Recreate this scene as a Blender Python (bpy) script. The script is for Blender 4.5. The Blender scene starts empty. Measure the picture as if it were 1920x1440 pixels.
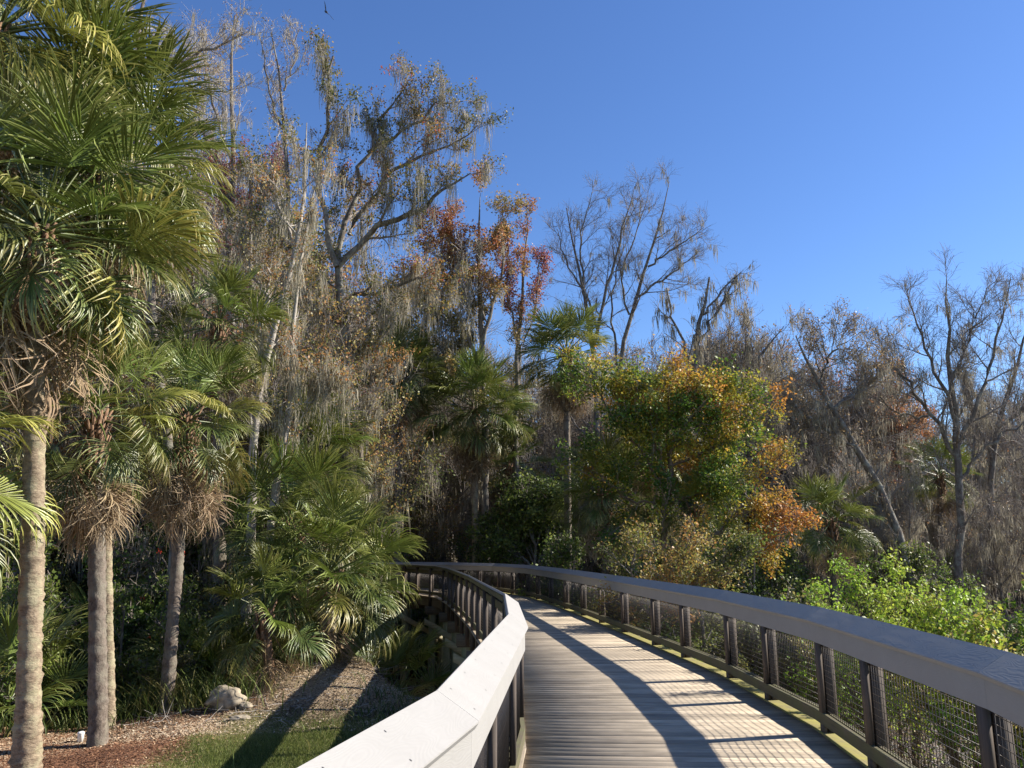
import bpy, math, random
import numpy as np
from math import radians, sin, cos, pi
from mathutils import Vector, Matrix

# ---------------------------------------------------------------- camera, sky, sun, exposure
SC = bpy.context.scene
COL = SC.collection
EYE = 1.65
PITCH = math.atan(310 / 1500)
cam_d = bpy.data.cameras.new('camera'); cam = bpy.data.objects.new('camera', cam_d); COL.objects.link(cam)
cam_d.lens = 28.125; cam_d.sensor_width = 36; cam_d.clip_start = 0.05; cam_d.clip_end = 4000
cam.location = (0, 0, EYE); cam.rotation_euler = (pi / 2 + PITCH, 0, 0)
SC.camera = cam

SUN_EL = radians(33.2)
SUN_DIR = Vector((0.972 * cos(SUN_EL), 0.236 * cos(SUN_EL), sin(SUN_EL)))   # towards the sun
world = bpy.data.worlds.new('World'); SC.world = world; world.use_nodes = True
wn = world.node_tree.nodes; wl = world.node_tree.links
for n in list(wn): wn.remove(n)
w_out = wn.new('ShaderNodeOutputWorld'); w_bg = wn.new('ShaderNodeBackground'); w_sky = wn.new('ShaderNodeTexSky')
w_sky.sky_type = 'NISHITA'; w_sky.sun_disc = False
w_sky.sun_elevation = SUN_EL; w_sky.sun_rotation = math.atan2(SUN_DIR.x, SUN_DIR.y)
w_sky.air_density = 1.0; w_sky.dust_density = 0.1; w_sky.ozone_density = 5.0
w_bg.inputs['Strength'].default_value = 0.085
w_hs = wn.new('ShaderNodeHueSaturation'); w_hs.inputs['Saturation'].default_value = 1.11; w_hs.inputs['Hue'].default_value = 0.509
wl.new(w_sky.outputs[0], w_hs.inputs['Color']); wl.new(w_hs.outputs[0], w_bg.inputs['Color'])
wl.new(w_bg.outputs[0], w_out.inputs['Surface'])
sun_d = bpy.data.lights.new('sun', 'SUN'); sun_d.energy = 5.0; sun_d.angle = radians(0.5); sun_d.color = (1.0, 0.93, 0.82)
sun = bpy.data.objects.new('sun', sun_d); COL.objects.link(sun); sun.location = (30, 10, 30)
sun.rotation_euler = (-SUN_DIR).to_track_quat('-Z', 'Y').to_euler()
SC.view_settings.view_transform = 'Standard'; SC.view_settings.look = 'None'
SC.view_settings.exposure = 1.14; SC.view_settings.gamma = 1.0; SC.view_settings.use_curve_mapping = False
SC.cycles.max_bounces = 6; SC.cycles.diffuse_bounces = 3; SC.cycles.transmission_bounces = 4; SC.cycles.glossy_bounces = 2

def at(u, v, Y):
    "world point seen at photograph pixel (u, v) at the distance Y in front of the viewer"
    a = (u - 960) / 1500; b = (720 - v) / 1500
    y = cos(PITCH) - b * sin(PITCH); z = sin(PITCH) + b * cos(PITCH)
    t = Y / y
    return np.array([a * t, Y, EYE + z * t])

# ---------------------------------------------------------------- tagging helpers
def tag(o, label=None, cat=None, group=None, kind=None):
    if label: o['label'] = label
    if cat: o['category'] = cat
    if group: o['group'] = group
    if kind: o['kind'] = kind
    return o
def empty(name, loc, label=None, cat=None, group=None, rz=0):
    o = bpy.data.objects.new(name, None); COL.objects.link(o)
    o.location = loc; o.rotation_euler = (0, 0, rz); o.empty_display_size = 0.2
    return tag(o, label, cat, group)
def mesh_np(name, V, F, mat, C=None, smooth=False):
    "fast mesh from arrays; F is (n,3) or (n,4); C is an rgb per vertex"
    V = np.asarray(V, dtype=np.float32); F = np.asarray(F, dtype=np.int32)
    me = bpy.data.meshes.new(name)
    k = F.shape[1]
    me.vertices.add(len(V)); me.vertices.foreach_set('co', V.ravel())
    me.loops.add(F.size); me.loops.foreach_set('vertex_index', F.ravel())
    me.polygons.add(len(F))
    me.polygons.foreach_set('loop_start', np.arange(0, F.size, k, dtype=np.int32))
    me.polygons.foreach_set('loop_total', np.full(len(F), k, dtype=np.int32))
    if smooth: me.polygons.foreach_set('use_smooth', np.ones(len(F), dtype=bool))
    if C is not None:
        C = np.asarray(C, dtype=np.float32)
        if C.shape[1] == 3: C = np.concatenate([C, np.ones((len(C), 1), np.float32)], 1)
        a = me.color_attributes.new('Col', 'FLOAT_COLOR', 'POINT'); a.data.foreach_set('color', C.ravel())
    me.update(calc_edges=True); me.validate()
    me.materials.append(mat)
    return me
def link(name, me, parent=None, loc=None, mat4=None):
    o = bpy.data.objects.new(name, me); COL.objects.link(o)
    if parent is not None: o.parent = parent
    if mat4 is not None: o.matrix_local = mat4
    if loc is not None: o.location = loc
    return o
class MB:
    "collects boxes and prisms in a list of vertices and faces"
    def __init__(s): s.v = []; s.f = []
    def hexa(s, p):     # 8 points: 4 bottom, 4 top
        n = len(s.v); s.v += [tuple(q) for q in p]
        s.f += [tuple(n + i for i in q) for q in ((3,2,1,0),(4,5,6,7),(0,1,5,4),(1,2,6,5),(2,3,7,6),(3,0,4,7))]
        return s
    def box(s, x0, x1, y0, y1, z0, z1):
        return s.hexa([(x0,y0,z0),(x1,y0,z0),(x1,y1,z0),(x0,y1,z0),(x0,y0,z1),(x1,y0,z1),(x1,y1,z1),(x0,y1,z1)])
    def mesh(s, name, mat, smooth=False):
        return mesh_np(name, s.v, s.f, mat, smooth=smooth)

# ---------------------------------------------------------------- materials
def nodes(name):
    m = bpy.data.materials.new(name); m.use_nodes = True
    nt = m.node_tree; b = nt.nodes['Principled BSDF']
    return m, nt, b
def mix_rgb(nt, fac, a, b, blend='MIX'):
    n = nt.nodes.new('ShaderNodeMix'); n.data_type = 'RGBA'; n.blend_type = blend
    for sock, v in ((n.inputs['Factor'], fac), (n.inputs['A'], a), (n.inputs['B'], b)): pass
    ia = [i for i in n.inputs if i.type == 'RGBA']
    for s_, v in ((n.inputs[0], fac), (ia[0], a), (ia[1], b)):
        if hasattr(v, 'links') or hasattr(v, 'is_linked'): nt.links.new(v, s_)
        else: s_.default_value = v if isinstance(v, (int, float)) else (*v, 1)
    return [o for o in n.outputs if o.type == 'RGBA'][0]
def ramp(nt, fac, stops):
    r = nt.nodes.new('ShaderNodeValToRGB'); el = r.color_ramp.elements
    while len(el) < len(stops): el.new(0.5)
    for e, (p, c) in zip(el, stops): e.position = p; e.color = (*c, 1)
    nt.links.new(fac, r.inputs[0]); return r.outputs[0]
def noise(nt, scale, vec=None, detail=4, rough=0.6, dist=0.0, vscale=None, offset=None):
    n = nt.nodes.new('ShaderNodeTexNoise'); n.inputs['Scale'].default_value = scale
    n.inputs['Detail'].default_value = detail; n.inputs['Roughness'].default_value = rough
    n.inputs['Distortion'].default_value = dist
    if vec is None:
        tc = nt.nodes.new('ShaderNodeTexCoord'); vec = tc.outputs['Object']
    if vscale is not None:
        mp = nt.nodes.new('ShaderNodeMapping'); mp.inputs['Scale'].default_value = vscale
        nt.links.new(vec, mp.inputs[0]); vec = mp.outputs[0]
        if offset is not None: nt.links.new(offset, mp.inputs['Location'])
    nt.links.new(vec, n.inputs['Vector']); return n.outputs['Fac']
def bump(nt, b, h, strength, dist=0.01):
    n = nt.nodes.new('ShaderNodeBump'); n.inputs['Strength'].default_value = strength
    n.inputs['Distance'].default_value = dist; nt.links.new(h, n.inputs['Height']); nt.links.new(n.outputs[0], b.inputs['Normal'])

def wood_mat(name, dark, light, moss=None, grain=(1.2, 45, 45), rough=0.8, var=0.35, bumps=0.5):
    m, nt, b = nodes(name)
    oi = nt.nodes.new('ShaderNodeObjectInfo')
    mul = nt.nodes.new('ShaderNodeMath'); mul.operation = 'MULTIPLY'; mul.inputs[1].default_value = 91.0
    nt.links.new(oi.outputs['Random'], mul.inputs[0])
    cx = nt.nodes.new('ShaderNodeCombineXYZ'); nt.links.new(mul.outputs[0], cx.inputs[0]); nt.links.new(mul.outputs[0], cx.inputs[1])
    g = noise(nt, 1.0, vscale=grain, offset=cx.outputs[0], detail=6, rough=0.65, dist=0.35)
    c = ramp(nt, g, [(0.3, dark), (0.62, light)])
    blot = noise(nt, 2.2, vscale=(1, 1, 1), offset=cx.outputs[0], detail=3)
    c = mix_rgb(nt, ramp(nt, blot, [(0.4, (0, 0, 0)), (0.75, (0.55,) * 3)]), c, tuple(x * 0.55 for x in dark))
    hs = nt.nodes.new('ShaderNodeHueSaturation')
    mr = nt.nodes.new('ShaderNodeMapRange'); mr.inputs['To Min'].default_value = 1 - var; mr.inputs['To Max'].default_value = 1 + var
    nt.links.new(oi.outputs['Random'], mr.inputs['Value']); nt.links.new(mr.outputs[0], hs.inputs['Value']); nt.links.new(c, hs.inputs['Color'])
    c = hs.outputs[0]
    if moss:
        tc = nt.nodes.new('ShaderNodeTexCoord')
        ms = noise(nt, 5.0, vec=tc.outputs['Object'], detail=5)
        c = mix_rgb(nt, ramp(nt, ms, [(0.35, (0.15,) * 3), (0.62, (1,) * 3)]), c, moss)
    nt.links.new(c, b.inputs['Base Color']); b.inputs['Roughness'].default_value = rough
    bump(nt, b, g, bumps, 0.004)
    return m
def simple_mat(name, col, rough=0.7, metal=0.0, nscale=8, nvar=0.25, b_str=0.2, vscale=None):
    m, nt, b = nodes(name)
    g = noise(nt, nscale, detail=5, vscale=vscale)
    c = ramp(nt, g, [(0.3, tuple(x * (1 - nvar) for x in col)), (0.7, tuple(min(1, x * (1 + nvar)) for x in col))])
    nt.links.new(c, b.inputs['Base Color']); b.inputs['Roughness'].default_value = rough; b.inputs['Metallic'].default_value = metal
    if b_str: bump(nt, b, g, b_str, 0.01)
    return m
def foliage_mat(name, rough=0.45, trans=0.35, spec=0.5, hue_var=0.03, val_var=0.25):
    m, nt, b = nodes(name)
    a = nt.nodes.new('ShaderNodeVertexColor'); a.layer_name = 'Col'
    oi = nt.nodes.new('ShaderNodeObjectInfo')
    hs = nt.nodes.new('ShaderNodeHueSaturation'); nt.links.new(a.outputs['Color'], hs.inputs['Color'])
    m1 = nt.nodes.new('ShaderNodeMapRange'); m1.inputs['To Min'].default_value = 0.5 - hue_var; m1.inputs['To Max'].default_value = 0.5 + hue_var
    m2 = nt.nodes.new('ShaderNodeMapRange'); m2.inputs['To Min'].default_value = 1 - val_var; m2.inputs['To Max'].default_value = 1 + val_var
    nt.links.new(oi.outputs['Random'], m1.inputs['Value']); nt.links.new(m1.outputs[0], hs.inputs['Hue'])
    nt.links.new(oi.outputs['Random'], m2.inputs['Value']); nt.links.new(m2.outputs[0], hs.inputs['Value'])
    nt.links.new(hs.outputs[0], b.inputs['Base Color']); b.inputs['Roughness'].default_value = rough
    b.inputs['Specular IOR Level'].default_value = spec
    if trans > 0:
        t = nt.nodes.new('ShaderNodeBsdfTranslucent'); nt.links.new(hs.outputs[0], t.inputs['Color'])
        mx = nt.nodes.new('ShaderNodeMixShader'); mx.inputs[0].default_value = trans
        nt.links.new(b.outputs[0], mx.inputs[1]); nt.links.new(t.outputs[0], mx.inputs[2])
        nt.links.new(mx.outputs[0], nt.nodes['Material Output'].inputs['Surface'])
    return m
def bark_mat(name, dark, light, scale=(14, 14, 3), strength=0.9, lichen=None):
    m, nt, b = nodes(name)
    g = noise(nt, 1.0, vscale=scale, detail=7, rough=0.7, dist=0.4)
    c = ramp(nt, g, [(0.32, dark), (0.66, light)])
    if lichen:
        l = noise(nt, 3.0, detail=4)
        c = mix_rgb(nt, ramp(nt, l, [(0.48, (0,) * 3), (0.6, (0.8,) * 3)]), c, lichen)
    nt.links.new(c, b.inputs['Base Color']); b.inputs['Roughness'].default_value = 0.92
    b.inputs['Specular IOR Level'].default_value = 0.2
    bump(nt, b, g, strength, 0.03)
    return m

M = {}
M['plank'] = wood_mat('weathered_deck_wood', (0.225, 0.180, 0.128), (0.485, 0.40, 0.29), var=0.28, grain=(1.4, 38, 38))
M['moss_edge'] = wood_mat('mossy_edge_wood', (0.14, 0.12, 0.06), (0.30, 0.25, 0.12), moss=(0.30, 0.27, 0.06), var=0.1)
M['post'] = wood_mat('stained_post_wood', (0.045, 0.032, 0.024), (0.115, 0.085, 0.065), grain=(40, 40, 1.5), var=0.25)
M['rail'] = wood_mat('stained_rail_wood', (0.06, 0.048, 0.032), (0.14, 0.11, 0.07), moss=(0.11, 0.105, 0.045), var=0.2)
M['joist'] = wood_mat('dark_treated_wood', (0.07, 0.055, 0.04), (0.17, 0.14, 0.10), var=0.2)
M['pile'] = wood_mat('treated_pile_wood', (0.16, 0.16, 0.11), (0.32, 0.32, 0.23), grain=(22, 22, 1.5), moss=(0.20, 0.22, 0.13), var=0.2)
M['brace'] = wood_mat('treated_brace_wood', (0.30, 0.26, 0.15), (0.50, 0.44, 0.28), var=0.1)
M['wire'] = simple_mat('dark_coated_wire', (0.055, 0.045, 0.04), 0.45, 0.3, b_str=0)
M['screw'] = simple_mat('steel_screw', (0.12, 0.11, 0.10), 0.4, 0.8, b_str=0)
# the cap boards: grey composite with an embossed wood grain of wavy contour lines
def cap_mat():
    m, nt, b = nodes('grey_composite_board')
    tc = nt.nodes.new('ShaderNodeTexCoord')
    oi = nt.nodes.new('ShaderNodeObjectInfo')
    mul = nt.nodes.new('ShaderNodeMath'); mul.operation = 'MULTIPLY'; mul.inputs[1].default_value = 37.0
    nt.links.new(oi.outputs['Random'], mul.inputs[0])
    cx = nt.nodes.new('ShaderNodeCombineXYZ'); nt.links.new(mul.outputs[0], cx.inputs[0])
    mp = nt.nodes.new('ShaderNodeMapping'); mp.inputs['Scale'].default_value = (1.6, 9, 9)
    nt.links.new(tc.outputs['Object'], mp.inputs[0]); nt.links.new(cx.outputs[0], mp.inputs['Location'])
    n1 = nt.nodes.new('ShaderNodeTexNoise'); n1.inputs['Scale'].default_value = 1.0; n1.inputs['Detail'].default_value = 1.5
    nt.links.new(mp.outputs[0], n1.inputs['Vector'])
    k = nt.nodes.new('ShaderNodeMath'); k.operation = 'MULTIPLY'; k.inputs[1].default_value = 190
    nt.links.new(n1.outputs['Fac'], k.inputs[0])
    s = nt.nodes.new('ShaderNodeMath'); s.operation = 'SINE'; nt.links.new(k.outputs[0], s.inputs[0])
    g2 = noise(nt, 2.2, detail=7, rough=0.7)
    c = ramp(nt, g2, [(0.35, (0.285, 0.275, 0.26)), (0.65, (0.315, 0.305, 0.29))])
    dirt = noise(nt, 45.0, detail=3)
    c = mix_rgb(nt, ramp(nt, dirt, [(0.64, (0,) * 3), (0.78, (0.22,) * 3)]), c, (0.20, 0.185, 0.165))
    sm = nt.nodes.new('ShaderNodeMapRange'); sm.inputs['From Min'].default_value = -1; sm.inputs['To Max'].default_value = 0.16
    nt.links.new(s.outputs[0], sm.inputs['Value'])
    c = mix_rgb(nt, sm.outputs[0], c, (0.25, 0.24, 0.225))
    nt.links.new(c, b.inputs['Base Color']); b.inputs['Roughness'].default_value = 0.75
    bump(nt, b, s.outputs[0], 0.16, 0.0008); b.inputs['Specular IOR Level'].default_value = 0.22
    return m
M['cap'] = cap_mat()
M['frond'] = foliage_mat('palm_frond', 0.38, 0.22, 0.55, 0.018, 0.22)
M['dead_frond'] = foliage_mat('dead_palm_frond', 0.8, 0.2, 0.2, 0.01, 0.2)
M['leaf'] = foliage_mat('broad_leaves', 0.5, 0.42, 0.4, 0.012, 0.12)
M['moss'] = foliage_mat('spanish_moss', 0.9, 0.35, 0.1, 0.0, 0.1)
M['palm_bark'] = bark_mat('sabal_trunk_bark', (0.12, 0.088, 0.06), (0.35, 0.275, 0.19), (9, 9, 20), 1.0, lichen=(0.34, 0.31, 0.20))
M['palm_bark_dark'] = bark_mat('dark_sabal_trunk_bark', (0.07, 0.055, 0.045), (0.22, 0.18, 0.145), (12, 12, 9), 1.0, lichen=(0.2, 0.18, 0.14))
M['boots'] = bark_mat('old_frond_boots', (0.09, 0.05, 0.03), (0.34, 0.21, 0.13), (22, 22, 4), 1.0)
M['bark'] = bark_mat('grey_brown_bark', (0.075, 0.06, 0.05), (0.22, 0.185, 0.155), lichen=(0.27, 0.26, 0.22))
M['bark_brown'] = bark_mat('brown_bark', (0.09, 0.065, 0.05), (0.27, 0.20, 0.15))
M['bark_white'] = bark_mat('pale_bark', (0.22, 0.19, 0.165), (0.50, 0.45, 0.39), (5, 5, 6), 0.5, lichen=(0.25, 0.23, 0.2))
M['twig'] = bark_mat('twig_bark', (0.13, 0.11, 0.095), (0.29, 0.255, 0.225), (4, 4, 4), 0.2)
M['twig_pale'] = bark_mat('pale_twig_bark', (0.24, 0.215, 0.19), (0.46, 0.42, 0.38), (4, 4, 4), 0.2)
M['rock'] = simple_mat('pale_limestone', (0.28, 0.235, 0.17), 0.9, nscale=7, nvar=0.55, b_str=0.9)
M['paper'] = simple_mat('white_cup_paper', (0.8, 0.79, 0.76), 0.6, b_str=0, nvar=0.03)
M['bird'] = simple_mat('dark_feathers', (0.02, 0.018, 0.017), 0.7, b_str=0)
M['grass'] = foliage_mat('grass_blades', 0.6, 0.35, 0.3, 0.0, 0.0)
M['litter'] = foliage_mat('litter_flakes', 0.85, 0.1, 0.2, 0.0, 0.0)

# ---------------------------------------------------------------- terrain
def sst(a, b, x):
    t = np.clip((x - a) / (b - a), 0, 1); return t * t * (3 - 2 * t)
def vnoise(x, y, s=1.0):
    return (np.sin(x * 1.7 * s + 1.3) * np.cos(y * 1.9 * s + .7) + .5 * np.sin(x * 4.1 * s + y * 2.3 * s) + .3 * np.cos(y * 7.3 * s - x * 5.1 * s)) / 1.8
def ground_z(x, y):
    x = np.asarray(x, float); y = np.asarray(y, float)
    plat = -1.46 - 0.05 * np.clip(-3.8 - x, 0, 8) + 0.50 * np.exp(-((x + 4.5) / 1.9) ** 2 - ((y - 20.3) / 3.0) ** 2)
    plat = plat + 0.45 * sst(5, 0, y) * sst(-4, -1, x) - 0.35 * sst(-1.6, 0.5, x) - 0.3 * sst(2.0, 4.5, x)
    edge = 15.8 + 5.0 * np.exp(-((x + 4.6) / 1.75) ** 2) + 0.35 * np.clip(x + 9, 0, 3) - 1.5 * sst(-2.5, -0.5, x)
    low = -3.9
    drop = sst(edge, edge + 6.0, y)
    z = plat + (low - plat) * drop
    left = sst(-12, -18, x); z = z * (1 - left) + left * np.minimum(z, -3.0)
    z = z + 0.035 * vnoise(x, y, 1.3) + 0.12 * vnoise(x * .25, y * .25) * sst(18, 28, y)
    return z
def gz(x, y): return float(ground_z(x, y))
def ground():
    xs = np.concatenate([np.linspace(-1500, -60, 12), np.linspace(-52, -12, 18), np.arange(-11.5, 9, .16), np.linspace(9.5, 60, 40), np.linspace(80, 1500, 12)])
    ys = np.concatenate([np.linspace(-300, -8, 8), np.arange(-6, 24, .18), np.linspace(24.5, 90, 70), np.linspace(110, 2500, 12)])
    X, Y = np.meshgrid(xs, ys); Z = ground_z(X, Y)
    V = np.stack([X.ravel(), Y.ravel(), Z.ravel()], 1); nx, ny = len(xs), len(ys)
    i = np.arange(nx * ny).reshape(ny, nx)
    F = np.stack([i[:-1, :-1].ravel(), i[:-1, 1:].ravel(), i[1:, 1:].ravel(), i[1:, :-1].ravel()], 1)
    m, nt, b = nodes('forest_ground')
    tc = nt.nodes.new('ShaderNodeTexCoord'); sx = nt.nodes.new('ShaderNodeSeparateXYZ'); nt.links.new(tc.outputs['Object'], sx.inputs[0])
    fine = noise(nt, 22, vec=tc.outputs['Object'], detail=8, rough=0.75)
    mid = noise(nt, 1.6, vec=tc.outputs['Object'], detail=4)
    soil = ramp(nt, fine, [(0.3, (0.055, 0.04, 0.028)), (0.5, (0.14, 0.10, 0.065)), (0.7, (0.27, 0.20, 0.13))])
    sand = ramp(nt, fine, [(0.3, (0.20, 0.145, 0.095)), (0.55, (0.40, 0.31, 0.21)), (0.75, (0.54, 0.43, 0.31))])
    mulch = ramp(nt, fine, [(0.32, (0.09, 0.04, 0.024)), (0.5, (0.24, 0.115, 0.065)), (0.7, (0.40, 0.22, 0.13))])
    grass = ramp(nt, fine, [(0.3, (0.05, 0.055, 0.018)), (0.6, (0.13, 0.15, 0.04)), (0.75, (0.24, 0.22, 0.10))])
    def math_(op, a, b_):
        n = nt.nodes.new('ShaderNodeMath'); n.operation = op
        for s_, v in zip(n.inputs, (a, b_)):
            if isinstance(v, (int, float)): s_.default_value = v
            else: nt.links.new(v, s_)
        return n.outputs[0]
    def band(v, lo, hi):
        n = nt.nodes.new('ShaderNodeMapRange'); n.interpolation_type = 'SMOOTHSTEP'; n.inputs['From Min'].default_value = lo; n.inputs['From Max'].default_value = hi
        nt.links.new(v, n.inputs['Value']); return n.outputs[0]
    wob = math_('MULTIPLY', math_('SUBTRACT', mid, 0.5), 2.6)
    xw = math_('ADD', sx.outputs[0], wob); yw = math_('ADD', sx.outputs[1], wob)
    # grass in the near lawn, sand and litter on the mound, mulch round the palms
    f_lawn = math_('MULTIPLY', band(yw, 16.6, 15.0), band(xw, -5.7, -5.1))
    f_mul = math_('MULTIPLY', band(xw, -5.0, -5.6), band(yw, 18.2, 17.0))
    f_sand = math_('MULTIPLY', math_('MULTIPLY', band(yw, 15.2, 16.6), band(yw, 24.5, 22.5)), math_('MULTIPLY', band(xw, -8, -6.6), band(xw, -0.5, -1.8)))
    f_sand2 = math_('MULTIPLY', math_('MULTIPLY', band(xw, 3.6, 4.2), band(xw, 9.5, 7.5)), band(yw, 13, 9))
    c = mix_rgb(nt, f_mul, soil, mulch); c = mix_rgb(nt, f_sand, c, sand); c = mix_rgb(nt, f_sand2, c, sand); c = mix_rgb(nt, f_lawn, c, grass)
    nt.links.new(c, b.inputs['Base Color']); b.inputs['Roughness'].default_value = 1.0; b.inputs['Specular IOR Level'].default_value = 0.1
    bump(nt, b, fine, 0.8, 0.05)
    o = link('ground', mesh_np('ground', V, F, m, smooth=True)); tag(o, 'forest floor with lawn, mulch and a sandy bank', kind='structure')
ground()

# ---------------------------------------------------------------- boardwalk
LEFT = [(-1.75, -1.4), (-0.86, 0.35), (-0.20, 3.35), (0.07, 7.2), (0.01, 10.5), (-0.42, 14.2), (-0.84, 17.9), (-1.36, 21.6), (-1.9, 25.3), (-2.55, 28.6), (-4.0, 31.6), (-6.3, 33.7), (-9.6, 34.9)]
RIGHT = [(1.0, -1.5), (1.95, 1.2), (2.62, 4.6), (2.89, 8.0), (2.83, 11.3), (2.46, 14.9), (2.07, 18.5), (1.66, 22.0), (1.14, 25.8), (0.55, 29.4), (-0.75, 32.9), (-2.9, 35.5), (-5.9, 37.1), (-9.3, 37.9)]
def seg_frame(a, b, side):
    "local frame of a rail segment: t along, n outward"
    a = np.array(a, float); b = np.array(b, float); t = (b - a); L = np.linalg.norm(t); t /= L
    n = np.array([-t[1], t[0]]) * (1 if side == 'L' else -1)
    return a, t, n, L
def resample(line, k=400):
    P = np.array(line, float); d = np.r_[0, np.cumsum(np.linalg.norm(np.diff(P, axis=0), axis=1))]
    s = np.linspace(0, d[-1], k); return np.stack([np.interp(s, d, P[:, 0]), np.interp(s, d, P[:, 1])], 1)
RL, RR = resample(LEFT), resample(RIGHT)
CEN = (RL + RR) / 2
def smooth_line(P, n=40):
    k = np.ones(n) / n; Q = np.stack([np.convolve(np.r_[np.full(n, P[0, i]), P[:, i], np.full(n, P[-1, i])], k, 'same')[n:-n] for i in (0, 1)], 1); return Q
CS = smooth_line(CEN)[15:-15]
dC = np.r_[0, np.cumsum(np.linalg.norm(np.diff(CS, axis=0), axis=1))]
def cpt(s):
    p = np.array([np.interp(s, dC, CS[:, 0]), np.interp(s, dC, CS[:, 1])])
    q = np.array([np.interp(s + .4, dC, CS[:, 0]), np.interp(s + .4, dC, CS[:, 1])]); r = np.array([np.interp(s - .4, dC, CS[:, 0]), np.interp(s - .4, dC, CS[:, 1])])
    t = (q - r) / np.linalg.norm(q - r); return p, t
def cross(p, t, line):
    d = (line - p) @ t; i = np.argsort(np.abs(d) + 0.05 * np.linalg.norm(line - p, axis=1))[:2]
    return (line[i].mean(0) - p) @ np.array([t[1], -t[0]])
deck = empty('boardwalk', (1.4, 6, 0), 'long raised wooden boardwalk curving left between grey capped railings into the wood', 'boardwalk')
def local(o, parent):
    "keep world placement under a parent that is only translated"
    o.parent = parent; o.location = Vector(o.location) - Vector(parent.location)
OVER = 0.010
def planks():
    step = 0.1455; n = int((dC[-1] - 1.6) / step); rng = random.Random(4)
    for i in range(min(n, 296)):
        s0 = 1.4 + i * step
        e = []
        for s in (s0, s0 + step):
            p, t = cpt(s); nr = np.array([t[1], -t[0]])
            l = cross(p, t, RL); r = cross(p, t, RR)
            jl, jr = (rng.uniform(-.012, .012) for _ in (0, 1))
            e.append((p + nr * (l - OVER), p + nr * (r + OVER), t))
        g = 0.0035
        a0, b0, t0 = e[0]; a1, b1, t1 = e[1]
        a0 = a0 + t0 * g; b0 = b0 + t0 * g; a1 = a1 - t1 * g; b1 = b1 - t1 * g
        c = (a0 + b0 + a1 + b1) / 4; ang = math.atan2(b0[1] - a0[1], b0[0] - a0[0])
        R = np.array([[cos(ang), sin(ang)], [-sin(ang), cos(ang)]])
        q = [R @ (v - c) for v in (a0, b0, b1, a1)]; q[0][0] += jl; q[3][0] += jl; q[1][0] += jr; q[2][0] += jr
        zt = rng.uniform(-.0015, .0015); ch = .004
        V = [(x, y, -.038) for x, y in q] + [(x, y, zt - ch) for x, y in q] + [(x, y + (ch if k < 2 else -ch), zt) for k, (x, y) in enumerate(q)]
        F = [(3,2,1,0)] + [(k, (k+1)%4, 4+(k+1)%4, 4+k) for k in range(4)] + [(4+k, 4+(k+1)%4, 8+(k+1)%4, 8+k) for k in range(4)] + [(8,9,10,11)]
        o = link('plank', mesh_np('plank', V, F, M['plank'])); o.location = (c[0], c[1], 0); o.rotation_euler = (0, 0, ang)
        local(o, deck)
planks()

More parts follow.
